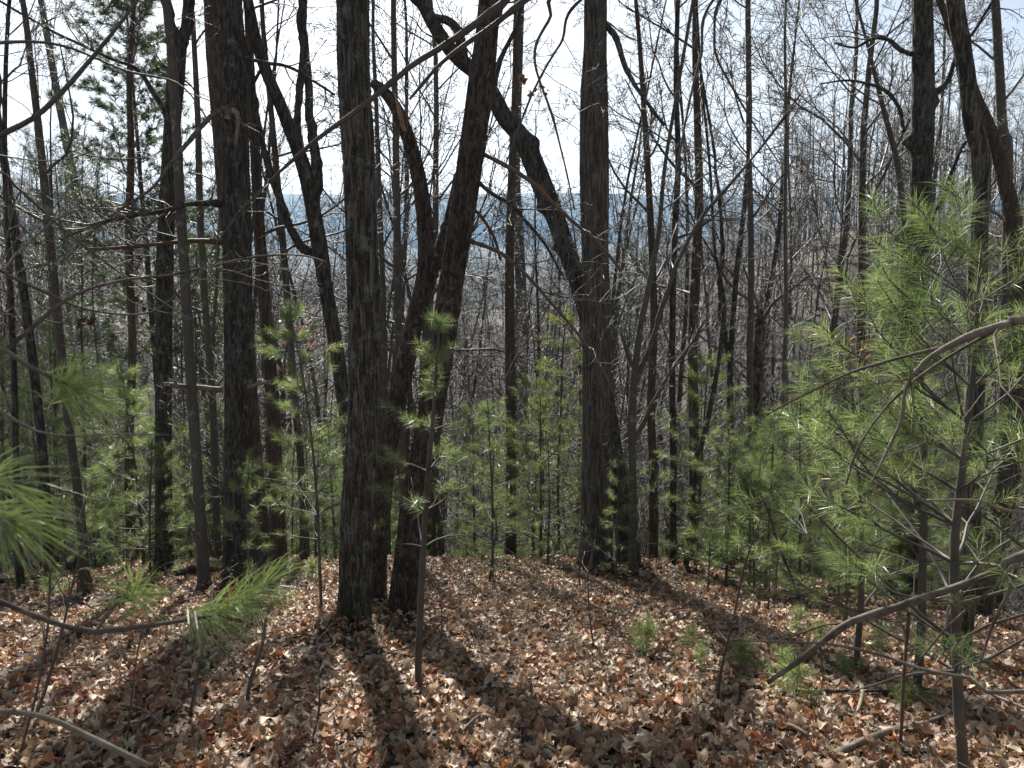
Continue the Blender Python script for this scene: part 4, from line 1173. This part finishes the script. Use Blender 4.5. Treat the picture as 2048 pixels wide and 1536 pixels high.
def litter():
    gz = GZ + drift(GX, GY)
    ground.data.vertices.foreach_set('co', np.stack([GX, GY, gz], -1).astype(np.float32).ravel()); ground.data.update()
    rng = np.random.default_rng(1234)
    # density falls with distance; the sheet below takes over past the crest
    pts = []
    for (ya, yb, dens) in [(1.2, 3.2, 780), (3.2, 5.0, 680), (5.0, 8.0, 500), (8.0, 11.5, 300), (11.5, 15.5, 180)]:
        w = lambda y: 0.72 * y + 1.1
        area_max = 2 * w(yb) * (yb - ya)
        n = int(area_max * dens)
        y = rng.uniform(ya, yb, n); x = rng.uniform(-w(yb), w(yb), n)
        keep = np.abs(x) < w(y)
        pts.append(np.stack([x[keep], y[keep]], -1))
    pts = np.concatenate(pts)
    rng.shuffle(pts)
    x, y = pts[:, 0], pts[:, 1]
    clear = np.ones(len(x), bool)
    for bx, by, r in BASES: clear &= np.hypot(x - bx, y - by) > r * 0.8
    x, y = x[clear], y[clear]; pts = pts[clear]
    z = h(x, y) + drift(x, y)
    m = len(pts)
    size = 0.036 + 0.078 * rng.random(m) ** 2.0
    lift = np.abs(rng.normal(0, 0.02, m)) + 0.008
    col = PAL[rng.choice(len(PAL), m, p=PW / PW.sum())] * rng.uniform(0.7, 1.2, (m, 1))
    temps = [(leaf_template(k, rng, c, f, True), leaf_template(k, rng, c, f)) for k in (0, 1, 2, 3) for c, f in ((0.8, 0.45), (-1.1, 0.55), (1.6, -0.5), (0.5, 0.9))]
    ti = rng.integers(0, len(temps), m)
    Rm = rotmats(rng, m, 31)
    # the ones that show largest: nearest to the camera inside the frame
    d = np.stack([x, y, z - EYE], -1)
    fwd = d @ np.array([0, CP, -SP]); up = d @ np.array([0, SP, CP])
    px = 1024 + FPX * x / fwd; py = 768 - FPX * up / fwd
    vis = (px > 10) & (px < 2038) & (py < 1530) & (py > 0) & (lift > 0.014)
    score = np.where(vis, size / np.linalg.norm(d, axis=1), 0)
    big = set(np.argsort(-score)[:295].tolist())
    isbig = np.zeros(m, bool); isbig[list(big)] = True
    Vs, Fs, Cs, off = [], [], [], 0
    near = y < 3.6
    for t in range(2 * len(temps)):
        V, F = temps[t % len(temps)][t // len(temps)]
        sel = np.nonzero((ti == t % len(temps)) & ~isbig & (near == (t >= len(temps))))[0]
        W = np.einsum('mij,vj->mvi', Rm[sel], V) * size[sel][:, None, None] + np.stack([x[sel], y[sel], z[sel] + lift[sel]], -1)[:, None, :]
        k = len(sel)
        Vs.append(W.reshape(-1, 3)); Fs.append((F[None] + (np.arange(k) * len(V))[:, None, None]).reshape(-1, 3) + off)
        cc = np.repeat(col[sel][:, None, :], len(V), 1) * (0.86 + 0.28 * rng.random((k, len(V), 1)))
        Cs.append(cc.reshape(-1, 3)); off += k * len(V)
    o = obj("leaf_litter", mesh_from("leaf_litter", np.concatenate(Vs), None, np.concatenate(Fs), np.concatenate(Cs)), M['litter'], ground)
    tag(o, kind="stuff")
    # each of the nearest leaves on its own, sharing leaf meshes by shape and colour
    cache = {}
    for i in big:
        ci = int(rng.choice(len(PAL), p=PW / PW.sum()))
        key = (int(ti[i]), ci)
        if key not in cache:
            V, F = temps[ti[i]][1]
            c = PAL[ci] * rng.uniform(0.85, 1.1) * (0.85 + 0.3 * rng.random((len(V), 1)))
            cache[key] = mesh_from("leaf", V, None, F, c)
            cache[key].materials.append(M['litter'])
        lf = obj("leaf", cache[key], None, ground)
        e = Rm[i]
        from mathutils import Matrix
        mt = Matrix([list(e[r] * size[i]) + [float([x[i], y[i], z[i] + lift[i] + 0.004][r])] for r in range(3)] + [[0, 0, 0, 1]])
        lf.matrix_local = mt
litter()

def twig_litter():
    rng = np.random.default_rng(4321)
    T = Tubes()
    for _ in range(1500):
        y = 1.3 + 12 * rng.random() ** 1.3; x = rng.uniform(-1, 1) * (0.72 * y + 1)
        a = rng.random() * 6.28; L = rng.uniform(0.05, 0.3)
        q = np.linspace(-0.5, 0.5, 4)
        px_ = x + np.cos(a) * L * q + rng.normal(0, 0.008, 4); py_ = y + np.sin(a) * L * q + rng.normal(0, 0.008, 4)
        pz_ = h(px_, py_) + 0.03 + rng.uniform(-0.01, 0.03) + q * rng.normal(0, 0.04)
        T.add(np.stack([px_, py_, pz_], -1), np.linspace(1, 0.6, 4) * rng.uniform(0.0009, 0.0028), 3)
    tag(obj("twig_litter", T.mesh("twig_litter"), M['dead'], ground), kind="stuff")
twig_litter()

# ------------------------------------------------------------------ undergrowth, sticks and logs
def stick(px0, py0, px1, py1, w, label, mat='dead', bow=0.06, seed=0, name="fallen_stick", forks=1, lift=0.03):
    a, b = hit(px0, py0), hit(px1, py1)
    if a is None or b is None: return
    rng = np.random.default_rng(seed + 900)
    n = 7
    ln = np.linalg.norm(b - a)
    r = w * 0.5 * (a[1] + b[1]) / 2 / FPX
    path = []
    off = rng.normal(0, bow * ln * 0.5, 2)
    for i, q in enumerate(np.linspace(0, 1, n)):
        p = a + (b - a) * q
        s = math.sin(q * math.pi)
        x, y = p[0] + off[0] * s, p[1] + off[1] * s
        path.append([x, y, float(h(x, y)) + lift + r * 0.6 + 0.02 * s, r * (1 - 0.55 * q)])
    org = np.array(path[0][:3])
    me, P, R = tube_mesh("stick", path, org, 8 if w < 30 else 20, 0.05, 0.10, seed)
    t = thing(name, org, label, "log" if "log" in name else "stick", "sticks lying on the leaves" if name == "fallen_stick" else None)
    obj("stem", me, M[mat], t)
    for f in range(forks):
        i = int(len(P) * rng.uniform(0.35, 0.75)); i = max(1, min(i, len(P) - 1))
        td = unit(P[i] - P[i - 1]); sgn = rng.choice([-1, 1])
        d = unit(td + sgn * np.array([-td[1], td[0], 0]) * 0.7 + np.array([0, 0, 0.12]))
        L = ln * rng.uniform(0.2, 0.4)
        T = Tubes()
        q = [P[i]]
        for _ in range(5):
            d = unit(d + rng.normal(0, 0.12, 3)); q.append(q[-1] + d * L / 5)
        q = np.array(q); q[:, 2] = np.maximum(q[:, 2], h(q[:, 0], q[:, 1]) + 0.02)
        T.add(q, np.linspace(R[i] * 0.6, 0.0015, 6), 5)
        obj("fork", T.mesh("fork", org), M[mat], t)

STK = [
 (655, 1285, 830, 1325, 8, "dark forked stick lying in front of the oak foot", 'log', 1), (640, 1270, 740, 1262, 6, "thin straight stick just below the oak foot", 'dead', 0),
 (700, 1330, 770, 1300, 5, "short pale stick in front of the oak foot", 'dead', 0), (1150, 1112, 1010, 1128, 6, "long thin stick lying on the crest left of the stout trunk", 'dead', 0),
 (1000, 1150, 1050, 1132, 6, "small curved stick on the leaves below the flared trunk", 'dead', 0), (1640, 1195, 1790, 1200, 6, "straight stick lying at the right edge of the crest", 'dead', 0),
 (1530, 1460, 1620, 1490, 14, "short thick broken stick among the leaves at lower right", 'dead', 0), (1660, 1530, 1900, 1440, 16, "thick crooked stick across the lower right corner", 'dead', 2),
 (1720, 1380, 1712, 1440, 14, "short pale chunk of stick left of the near pine stem", 'dead', 0), (0, 1235, 260, 1215, 6, "long thin stick lying at the lower left", 'log', 1),
 (120, 1290, 180, 1262, 6, "thin pale stick at left below the blurred branch", 'dead', 0), (20, 1355, 170, 1345, 6, "thin straight stick low at the left edge", 'dead', 1),
 (1390, 1345, 1540, 1395, 7, "thin dark stick on the shaded leaves left of the drooping branch tip", 'log', 1), (1180, 1215, 1250, 1240, 5, "thin stick in the shadow of the stout trunk", 'dead', 0),
 (900, 1500, 1000, 1420, 7, "slim stick standing out of the leaves at the bottom middle", 'dead', 0), (1585, 1395, 1900, 1395, 9, "long dark branch lying across the leaves under the drooping branch", 'log', 2),
 (1640, 1410, 1830, 1530, 7, "thin dark stick running down to the bottom right", 'log', 1), (350, 1215, 430, 1200, 6, "short stick on the leaves right of the stump", 'dead', 0),
 (1900, 1300, 2045, 1345, 9, "dark stick reaching in from the right edge behind the near pine", 'log', 1), (30, 1395, 60, 1330, 5, "curved pale twig at the left edge", 'dead', 0),
 (250, 1420, 330, 1470, 6, "thin twig half buried at lower left", 'dead', 1), (1330, 1240, 1390, 1228, 5, "pale twig on the slope right of the stout trunk's shadow", 'dead', 0),
]
for i, (a, b, c, d, w, lab, mt, fk) in enumerate(STK):
    stick(a, b, c, d, w, lab, mt, seed=i, forks=fk)
stick(-30, 1108, 160, 1148, 26, "fallen grey log sloping down at the left edge behind the thin stems", 'log', 0.02, 31, "fallen_log", 0, 0.06)
stick(350, 1160, 445, 1150, 24, "dark rotting log lying against the thick black trunk", 'log', 0.02, 32, "fallen_log", 0, 0.04)
stick(0, 1170, 140, 1160, 12, "thin fallen log behind the leaves at far left", 'log', 0.02, 33, "fallen_log", 0, 0.04)

# thin live stems rising from the leaves
def shoot(pts, label, Y=None, mat='twig', seed=0, twigs=5):
    rng = np.random.default_rng(seed + 700)
    b = hit(pts[0][0], pts[0][1])
    Y = b[1]
    path = [[a, c, d, r * 0.72] for a, c, d, r in to3d(pts, Y)]; path[0][2] -= 0.03
    org = b
    t = thing("bare_shoot", org, label, "sapling", "thin shoots on the forest floor")
    me, P, R = tube_mesh("stem", path, org, 6, 0.05, 0.08, seed)
    obj("stem", me, M[mat], t)
    if twigs:
        T = Tubes()
        for c in range(twigs):
            i = int(len(P) * rng.uniform(0.35, 0.98)); i = max(1, min(i, len(P) - 1))
            td = unit(P[i] - P[i - 1])
            d = rot_about(td, unit(np.cross(td, rng.normal(0, 1, 3))), math.radians(rng.uniform(30, 65)))
            grow(T, rng, P[i], d, rng.uniform(0.15, 0.5), max(R[i] * 0.5, 0.0015), 2, dict(LIMB, rmin=0.0014, n=[8, 6, 5, 4]))
        tag(obj("twigs", T.mesh("twigs", org), M[mat], t), kind="stuff")
SH = [
 ([(978, 1165, 8), (985, 1110, 7), (992, 1060, 6), (984, 1000, 5), (988, 900, 4)], "thin dark shoot on the crest left of the flared trunk"),
 ([(1095, 1135, 6), (1097, 1080, 5), (1098, 980, 4), (1096, 880, 3)], "straight thin shoot between the flared trunk and the stout one"),
 ([(1188, 1295, 6), (1178, 1220, 5), (1176, 1150, 4), (1190, 1080, 3)], "thin dark shoot in front of the stout crest trunk"),
 ([(1160, 1180, 6), (1160, 1120, 5), (1164, 1060, 4)], "short shoot beside the left edge of the stout trunk"),
 ([(376, 1440, 12), (390, 1380, 11), (400, 1320, 10), (412, 1260, 8), (430, 1200, 6)], "dark bent shoot at lower left beneath the blurred needles"),
 ([(490, 1420, 14), (500, 1370, 13), (520, 1300, 11), (530, 1240, 9), (545, 1200, 6)], "thicker dark shoot right of the bent one, under the blurred needles"),
 ([(1432, 1410, 9), (1445, 1330, 8), (1468, 1230, 7), (1490, 1130, 6), (1520, 1040, 4)], "tall thin shoot leaning right at the edge of the green thicket"),
 ([(1602, 1200, 8), (1585, 1160, 8), (1555, 1080, 7), (1535, 1020, 5), (1510, 960, 4)], "leaning shoot in the green thicket bent to the left"),
 ([(1416, 1190, 6), (1418, 1140, 5), (1420, 1080, 4)], "slim shoot at the right flank of the crest"),
 ([(1536, 1225, 6), (1538, 1180, 5), (1540, 1130, 4)], "short straight shoot in front of the thicket"),
 ([(1556, 1215, 6), (1552, 1160, 5), (1556, 1100, 4)], "second short straight shoot in front of the thicket"),
 ([(60, 1450, 12), (90, 1380, 11), (120, 1280, 9), (150, 1150, 8), (175, 1060, 5)], "blurred shoot rising at the lower left edge"),
 ([(30, 1520, 10), (70, 1400, 9), (95, 1260, 8), (100, 1120, 6)], "second blurred shoot at the lower left edge"),
 ([(620, 1490, 8), (636, 1430, 7), (640, 1370, 5)], "tiny shoot among the leaves below the oak"),
 ([(1800, 1500, 8), (1806, 1380, 8), (1812, 1280, 7), (1800, 1240, 5)], "thin brown shoot left of the near pine stem"),
 ([(250, 1500, 7), (262, 1420, 6), (270, 1340, 5), (285, 1250, 4)], "thin shoot at lower left behind the curved blurred branch"),
 ([(880, 1290, 5), (884, 1240, 4), (880, 1190, 3)], "tiny shoot right of the bare pine stick"),
 ([(1690, 1255, 7), (1694, 1190, 6), (1690, 1120, 5), (1702, 1040, 4)], "dark thin shoot left of the burled trunk"),
]
for i, (p, lab) in enumerate(SH): shoot(p, lab, seed=i)

# ------------------------------------------------------------------ trees just outside the frame whose branches reach in
def outside_tree(name, label, cat, foot, H, r, branches, mat, seed, crown=True):
    """branches: (part name, points [(px, py, Y, w)...] from the tip towards the trunk, material, needle tufts)"""
    rng = np.random.default_rng(seed)
    gz = float(h(*foot))
    org = np.array([foot[0], foot[1], gz])
    path = np.array([[foot[0] + 0.05 * math.sin(q * 3), foot[1], gz - 0.05 + q * H, r * (1 - 0.75 * q)] for q in np.linspace(0, 1, 14)])
    t = thing(name, org, label, cat)
    me, P, R = tube_mesh("trunk", path, org, 14, 0.08, 0.05, seed)
    obj("trunk", me, mat, t)
    if crown:
        T = crown_on(P, R, rng, 7, gz + H * 0.6, gz + H, 1.3)
        obj("crown", T.mesh("crown", org), M['twig'], t)
    for bi, B in enumerate(branches):
        pts = [[*at(px, py, Y), w * 0.42 * Y / FPX] for (px, py, Y, w) in B['pts']]
        if B.get('join', True):
            e = np.array(pts[-1][:3]); d = unit(e - np.array(pts[-2][:3]))
            dist = math.hypot(foot[0] - e[0], foot[1] - e[1])
            zj = np.clip(e[2] + d[2] * dist * 0.6, gz + 0.15, gz + H * 0.92)
            j = np.array([np.interp(zj, path[:, 2], path[:, 0]), foot[1], zj])
            pts.append([*(e * 0.5 + j * 0.5 + np.array([0, 0, 0.02])), pts[-1][3] * 1.15])
            pts.append([*j, pts[-1][3] * 1.2])
        pts = pts[::-1]
        me, P2, R2 = tube_mesh("branch", pts, org, 9, 0.03, 0.07, seed + bi)
        b = obj("branch", me, B.get('mat', M['dead']), t)
        tw = B.get('twigs', 0)
        T = Tubes()
        for c in range(int(len(P2) * 0.10) + 2):              # short dead spurs and buds
            i = int(rng.integers(1, len(P2) - 1)); td_ = unit(P2[i] - P2[i - 1])
            d = rot_about(td_, unit(np.cross(td_, rng.normal(0, 1, 3))), math.radians(rng.uniform(35, 80)))
            L = rng.uniform(0.008, 0.05)
            T.add([P2[i], P2[i] + d * (R2[i] + L * 0.5), P2[i] + d * (R2[i] + L)], [R2[i] * 0.35, R2[i] * 0.25, 0.0008], 5)
        tag(obj("spurs", T.mesh("spurs", org), B.get('mat', M['dead']), b), kind="stuff")
        if tw:
            T = Tubes()
            for c in range(tw):
                i = int(len(P2) * rng.uniform(0.35, 0.97)); i = max(1, min(i, len(P2) - 1))
                td = unit(P2[i] - P2[i - 1])
                d = rot_about(td, unit(np.cross(td, rng.normal(0, 1, 3))), math.radians(rng.uniform(30, 60)))
                grow(T, rng, P2[i], d, rng.uniform(0.12, 0.5) * B.get('tl', 1.0), max(R2[i] * 0.4, 0.0014), 2, dict(LIMB, rmin=0.0013, n=[8, 6, 6, 4]))
            tag(obj("twigs", T.mesh("twigs", org), B.get('mat', M['dead']), b), kind="stuff")
        for (px, py, Y, n, sz, lc) in B.get('leaves', ()):       # dry leaves still hanging
            for q in range(n):
                p = at(px + rng.normal(0, 9), py + rng.normal(0, 10), Y)
                V, F = leaf_template(int(rng.integers(0, 3)), rng, 1.4, 0.8)
                Rm = rotmats(rng, 1, 75)[0]
                obj("leaf", mesh_from("leaf", (V * sz * rng.uniform(0.7, 1.1)) @ Rm.T + p - org, None, F, np.repeat(np.array([lc]) * rng.uniform(0.7, 1.2), len(V), 0)), M['litter'], b)
        tp, td = [], []
        for (px, py, Y, ux, uy) in B.get('tufts', ()):
            p = at(px, py, Y); q = at(px + ux, py + uy, Y - 0.02)
            tp.append(p); td.append(unit(q - p))
        if tp:
            V, F, col = needle_tris(np.array(tp), np.array(td), rng, B.get('nn', 75), B.get('nl', 0.095), 0.0014, (5, 40), 0.22, 0.06, 2)
            obj("needles", mesh_from("needles", V - org, None, F, col * np.array([1.35, 1.3, 1.2]), smooth=False), M['needles'], b)
    return t

outside_tree("pine_sapling", "young pine just beyond the left edge whose blurred needle tufts hang into the photo", "young pine", (-1.35, 0.95), 2.6, 0.02, [
    dict(pts=[(150, 775, 0.92, 7), (100, 755, 0.92, 9), (40, 725, 0.92, 10), (-20, 690, 0.92, 11)], tufts=[(160, 778, 0.92, 60, -4), (150, 772, 0.92, 50, 20), (140, 768, 0.91, 30, -30)], nn=52, nl=0.1),
    dict(pts=[(30, 1040, 0.85, 8), (-20, 1050, 0.85, 9)], tufts=[(30, 1040, 0.85, 60, 6), (20, 1045, 0.86, 50, 30), (10, 960, 0.84, 60, -4)], nn=64, nl=0.105),
    dict(pts=[(420, 1232, 1.0, 7), (370, 1240, 1.0, 10), (280, 1252, 1.0, 13), (180, 1262, 1.0, 13), (90, 1238, 1.0, 12), (0, 1202, 1.0, 13), (-40, 1185, 1.0, 14)],
         tufts=[(470, 1196, 1.0, 60, -26), (440, 1228, 1.0, 60, 4), (425, 1232, 0.99, 40, 16), (500, 1185, 1.02, 50, -40), (540, 1160, 1.03, 50, -30)], nn=42, nl=0.1),
    dict(pts=[(262, 1165, 1.05, 5), (240, 1200, 1.05, 6), (200, 1240, 1.02, 7)], join=False, tufts=[(262, 1165, 1.05, -14, -50), (275, 1190, 1.05, 50, -20), (262, 1190, 1.05, -50, 4)], nn=30, nl=0.085),
    dict(pts=[(300, 1530, 0.95, 15), (180, 1470, 0.95, 15), (90, 1432, 0.95, 13), (0, 1420, 0.95, 12), (-40, 1420, 0.95, 12)]),
    dict(pts=[(340, 870, 1.1, 3), (240, 868, 1.1, 4), (100, 870, 1.1, 5), (0, 820, 1.1, 7), (-40, 780, 1.1, 8)]),
], M['twig'], 801, crown=False)
outside_tree("maple_sapling", "bare maple just beyond the left edge whose long thin branches cross the upper left", "sapling", (-2.7, 2.2), 6.5, 0.05, [
    dict(pts=[(290, -20, 1.9, 6), (220, 70, 1.9, 9), (130, 175, 1.9, 12), (70, 235, 1.9, 13), (0, 275, 1.9, 14), (-60, 330, 1.95, 15)], mat=M['twig'], twigs=5),
    dict(pts=[(655, 525, 2.6, 3), (600, 510, 2.6, 4), (500, 515, 2.6, 5), (350, 548, 2.6, 6), (250, 560, 2.5, 7), (150, 590, 2.4, 8), (60, 660, 2.3, 9), (0, 710, 2.25, 10), (-60, 760, 2.2, 11)], mat=M['dead'], twigs=9),
    dict(pts=[(480, 420, 2.8, 3), (380, 560, 2.8, 4), (300, 625, 2.8, 4), (180, 620, 2.7, 5), (80, 580, 2.6, 6), (0, 540, 2.5, 7), (-60, 500, 2.4, 8)], mat=M['twig'], twigs=10, leaves=[(163, 636, 2.7, 3, 0.05, (0.075, 0.035, 0.028))]),
    dict(pts=[(430, 260, 3.0, 3), (360, 170, 3.0, 4), (250, 140, 2.9, 5), (120, 90, 2.8, 6), (0, 85, 2.6, 8), (-60, 100, 2.4, 9)], mat=M['twig'], twigs=10),
    dict(pts=[(380, 640, 3.2, 3), (260, 560, 3.1, 4), (140, 470, 3.0, 5), (40, 380, 2.8, 6), (-40, 330, 2.6, 7)], mat=M['twig'], twigs=12),
    dict(pts=[(300, 470, 3.2, 3), (220, 420, 3.1, 4), (130, 430, 3.0, 5), (40, 500, 2.8, 6), (-40, 560, 2.6, 7)], mat=M['dead'], twigs=12),
], M['grey'], 802, crown=False)
outside_tree("oak_sapling", "bare oak beyond the right edge with dead branches reaching across the right side", "tree", (3.05, 2.1), 7.5, 0.08, [
    dict(pts=[(1535, 1366, 2.35, 10), (1600, 1320, 2.35, 15), (1700, 1245, 2.35, 18), (1800, 1210, 2.35, 20), (1900, 1178, 2.35, 20), (2000, 1140, 2.32, 22), (2060, 1108, 2.3, 24)], twigs=3, mat=M['dead']),
    dict(pts=[(1802, 1480, 2.3, 7), (1806, 1380, 2.33, 8), (1814, 1280, 2.36, 9), (1818, 1222, 2.35, 9)], join=False, mat=M['rust'], twigs=2),
    dict(pts=[(1960, 1330, 2.25, 5), (1985, 1250, 2.28, 7), (2020, 1180, 2.3, 8), (2035, 1130, 2.3, 8)], join=False),
    dict(pts=[(1820, 1345, 2.3, 4), (1880, 1270, 2.3, 5), (1950, 1205, 2.3, 6), (2020, 1150, 2.3, 7)], join=False, mat=M['rust']),
    dict(pts=[(1742, 968, 2.3, 4), (1760, 930, 2.3, 6), (1800, 845, 2.3, 8), (1812, 775, 2.3, 9), (1850, 725, 2.28, 11), (1900, 692, 2.25, 15), (1960, 665, 2.22, 18), (2030, 645, 2.2, 21), (2070, 640, 2.2, 22)], mat=M['dead'], twigs=4),
    dict(pts=[(1535, 830, 2.5, 3), (1600, 795, 2.48, 4), (1700, 745, 2.42, 6), (1800, 715, 2.35, 7), (1880, 695, 2.28, 9)], join=False, mat=M['dead'], twigs=3),
    dict(pts=[(1692, 970, 2.4, 4), (1715, 900, 2.4, 5), (1760, 830, 2.38, 6), (1830, 760, 2.34, 7), (1920, 700, 2.28, 8), (2020, 648, 2.22, 9)], join=False, mat=M['dead'], twigs=2),
    dict(pts=[(1500, 1282, 1.3, 3), (1650, 1288, 1.3, 6), (1760, 1310, 1.3, 8), (1850, 1340, 1.3, 9), (1950, 1358, 1.3, 10), (2060, 1380, 1.3, 11)], mat=M['dead']),
    dict(pts=[(1855, 1000, 2.2, 5), (1960, 1000, 2.2, 6), (2060, 1028, 2.2, 8)], mat=M['dead']),
], M['black'], 803)
outside_tree("maple_tree", "bare maple beyond the upper right whose long limb crosses in front of the middle trunks", "tree", (3.7, 4.3), 9.5, 0.10, [
    dict(pts=[(480, 425, 3.6, 4), (560, 345, 3.6, 7), (640, 275, 3.6, 10), (740, 200, 3.65, 12), (830, 130, 3.7, 14), (920, 70, 3.75, 16), (1010, 5, 3.8, 18), (1090, -60, 3.85, 20)], mat=M['branch'], twigs=6),
    dict(pts=[(820, 198, 3.7, 6), (870, 140, 3.75, 9), (930, 90, 3.8, 11), (1000, 40, 3.85, 13), (1060, -5, 3.9, 15), (1120, -50, 3.95, 16)], mat=M['branch'], twigs=4),
    dict(pts=[(1150, 420, 4.0, 3), (1110, 250, 4.0, 5), (1070, 120, 4.0, 6), (1100, 40, 4.0, 7), (1180, -60, 4.0, 9)], mat=M['twig'], twigs=12, tl=1.4, leaves=[(1072, 176, 4.0, 5, 0.045, (0.085, 0.05, 0.036)), (1043, 162, 4.0, 4, 0.045, (0.10, 0.052, 0.036))]),
    dict(pts=[(1010, 330, 4.2, 3), (1060, 200, 4.2, 5), (1120, 90, 4.2, 6), (1220, -40, 4.2, 8)], mat=M['twig'], twigs=12, tl=1.4),
    dict(pts=[(1340, 420, 4.2, 3), (1370, 250, 4.2, 5), (1400, 120, 4.2, 6), (1470, -40, 4.2, 8)], mat=M['twig'], twigs=16, tl=1.6),
    dict(pts=[(1560, 330, 4.4, 3), (1480, 200, 4.4, 5), (1430, 80, 4.4, 6), (1500, -60, 4.4, 8)], mat=M['twig'], twigs=16, tl=1.6),
], M['grey'], 804)

# clusters of dry leaves still hanging on twigs
def leaf_cluster(label, px, py, Y, n, size, cols, seed, spread=0.15, name="beech_sapling"):
    rng = np.random.default_rng(seed)
    c = at(px, py, Y)
    gz = float(h(c[0], c[1]))
    org = np.array([c[0], c[1], gz])
    t = thing(name, org, label, "sapling")
    T = Tubes()
    pts = np.array([[c[0], c[1], gz - 0.03], [c[0] + 0.03, c[1], (gz + c[2]) / 2], [c[0] - 0.02, c[1], c[2] + spread]])
    T.add(spline(pts, 9), np.linspace(0.016, 0.004, 9), 6)
    obj("trunk", T.mesh("trunk", org), M['grey'], t)
    tw = Tubes()
    for k in range(int(n)):
        p = c + rng.normal(0, spread, 3) * np.array([1, 1, 0.9])
        zz = float(np.clip(p[2] - rng.uniform(0.1, 0.3), gz, c[2] + spread))
        q = np.array([np.interp(zz, pts[:, 2], pts[:, 0]), c[1], zz])
        tw.add([q, (q + p) / 2 + rng.normal(0, 0.02, 3), p], [0.004, 0.003, 0.002], 3)
        V, F = leaf_template(int(rng.integers(0, 2)), rng, 0.6, 0.3, True)
        R = rotmats(rng, 1, 70)[0]
        col = np.array(cols[int(rng.integers(0, len(cols)))]) * rng.uniform(0.75, 1.2)
        lo = obj("leaf", mesh_from("leaf", (V * size) @ R.T + p - org, None, F, np.repeat(col[None], len(V), 0)), M['litter'], t)
    obj("twigs", tw.mesh("twigs", org), M['twig'], t)
OR = [(0.45, 0.17, 0.06), (0.40, 0.14, 0.06), (0.5, 0.24, 0.1)]
PALE = [(0.5, 0.42, 0.24), (0.45, 0.35, 0.2)]
leaf_cluster("sapling with a small cloud of orange leaves right of the slim poles", 1690, 705, 13, 46, 0.11, OR, 61, 0.28)
leaf_cluster("low sapling with orange leaves behind the pines at right", 1690, 960, 9, 42, 0.09, OR, 62, 0.24)
leaf_cluster("sapling with orange leaves right of the paler leaning trunk at left", 600, 670, 14, 40, 0.10, OR, 63, 0.35)
leaf_cluster("sapling with a few pale yellow leaves on the hillside at right", 1700, 555, 15, 26, 0.10, PALE, 64, 0.55)
leaf_cluster("sapling with rusty leaves low behind the poles right of the middle", 1490, 880, 13, 30, 0.09, OR, 65, 0.5)

# evergreen shrubs in the hollow
def shrub_proto(seed, n, H, tone):
    rng = np.random.default_rng(seed)
    T = Tubes(); Vs, Fs, Cs, off = [], [], [], 0
    for b in range(9):
        a = rng.random() * 6.28; L = H * rng.uniform(0.6, 1.1)
        d = unit(np.array([math.cos(a) * 0.6, math.sin(a) * 0.6, 1.0])); p = np.array([0, 0, -0.03]); pts = [p]
        for i in range(6):
            d = unit(d + rng.normal(0, 0.18, 3)); p = p + d * L / 6; pts.append(p)
        T.add(pts, np.linspace(0.012, 0.003, 7), 4)
        for q in range(n):
            i = int(rng.integers(2, 7)); c = pts[i] + rng.normal(0, 0.13, 3)
            V, F = leaf_template(1, rng, 0.4, 0.25, True)
            R = rotmats(rng, 1, 45)[0]
            V = (V * rng.uniform(0.07, 0.11)) @ R.T + c
            Vs.append(V); Fs.append(F + off); off += len(V)
            Cs.append(np.repeat((np.array(tone) * rng.uniform(0.6, 1.4))[None], len(V), 0))
    a, b = T.mesh("stems"), mesh_from("foliage", np.concatenate(Vs), None, np.concatenate(Fs), np.concatenate(Cs))
    a.materials.append(M['twig']); b.materials.append(M['green'])
    return [("stems", a), ("foliage", b)]
SHR = [shrub_proto(71, 46, 1.2, (0.03, 0.07, 0.03)), shrub_proto(72, 40, 0.8, (0.06, 0.10, 0.035))]
rs_ = np.random.default_rng(13)
for (pa, pb, ya, yb, n, lab, grp) in [(20, 300, 14, 22, 9, "dark glossy evergreen shrub in the hollow at far left", "evergreen shrubs at far left"),
                                     (1380, 1560, 13, 20, 7, "grey green shrub low behind the poles right of the middle", "shrubs behind the poles")]:
    for _ in range(n):
        Y = rs_.uniform(ya, yb); x = (rs_.uniform(pa, pb) - 1024) / FPX * Y
        place(SHR[0 if 'dark' in lab else 1], "evergreen_shrub", (x, Y, float(h(x, Y))), lab, "shrub", grp, rs_.random() * 6.28, rs_.uniform(0.8, 1.3))

# look-alikes in the same spot are told apart by distance
same = {}
for o in bpy.data.objects:
    if o.parent is None and o.get("label"):
        same.setdefault(o["label"], []).append(o)
for lab, lst in same.items():
    if len(lst) > 1:
        lst.sort(key=lambda o: o.location.y)
        for i, o in enumerate(lst):
            n = len(lst)
            o["label"] = ("nearest" if i == 0 and n > 2 else "nearer" if i == 0 else "farther" if n == 2 else "farthest" if i == n - 1 else
                          ["second", "third", "fourth", "fifth", "sixth", "seventh", "eighth", "ninth"][min(i - 1, 7)] + " nearest") + " " + lab
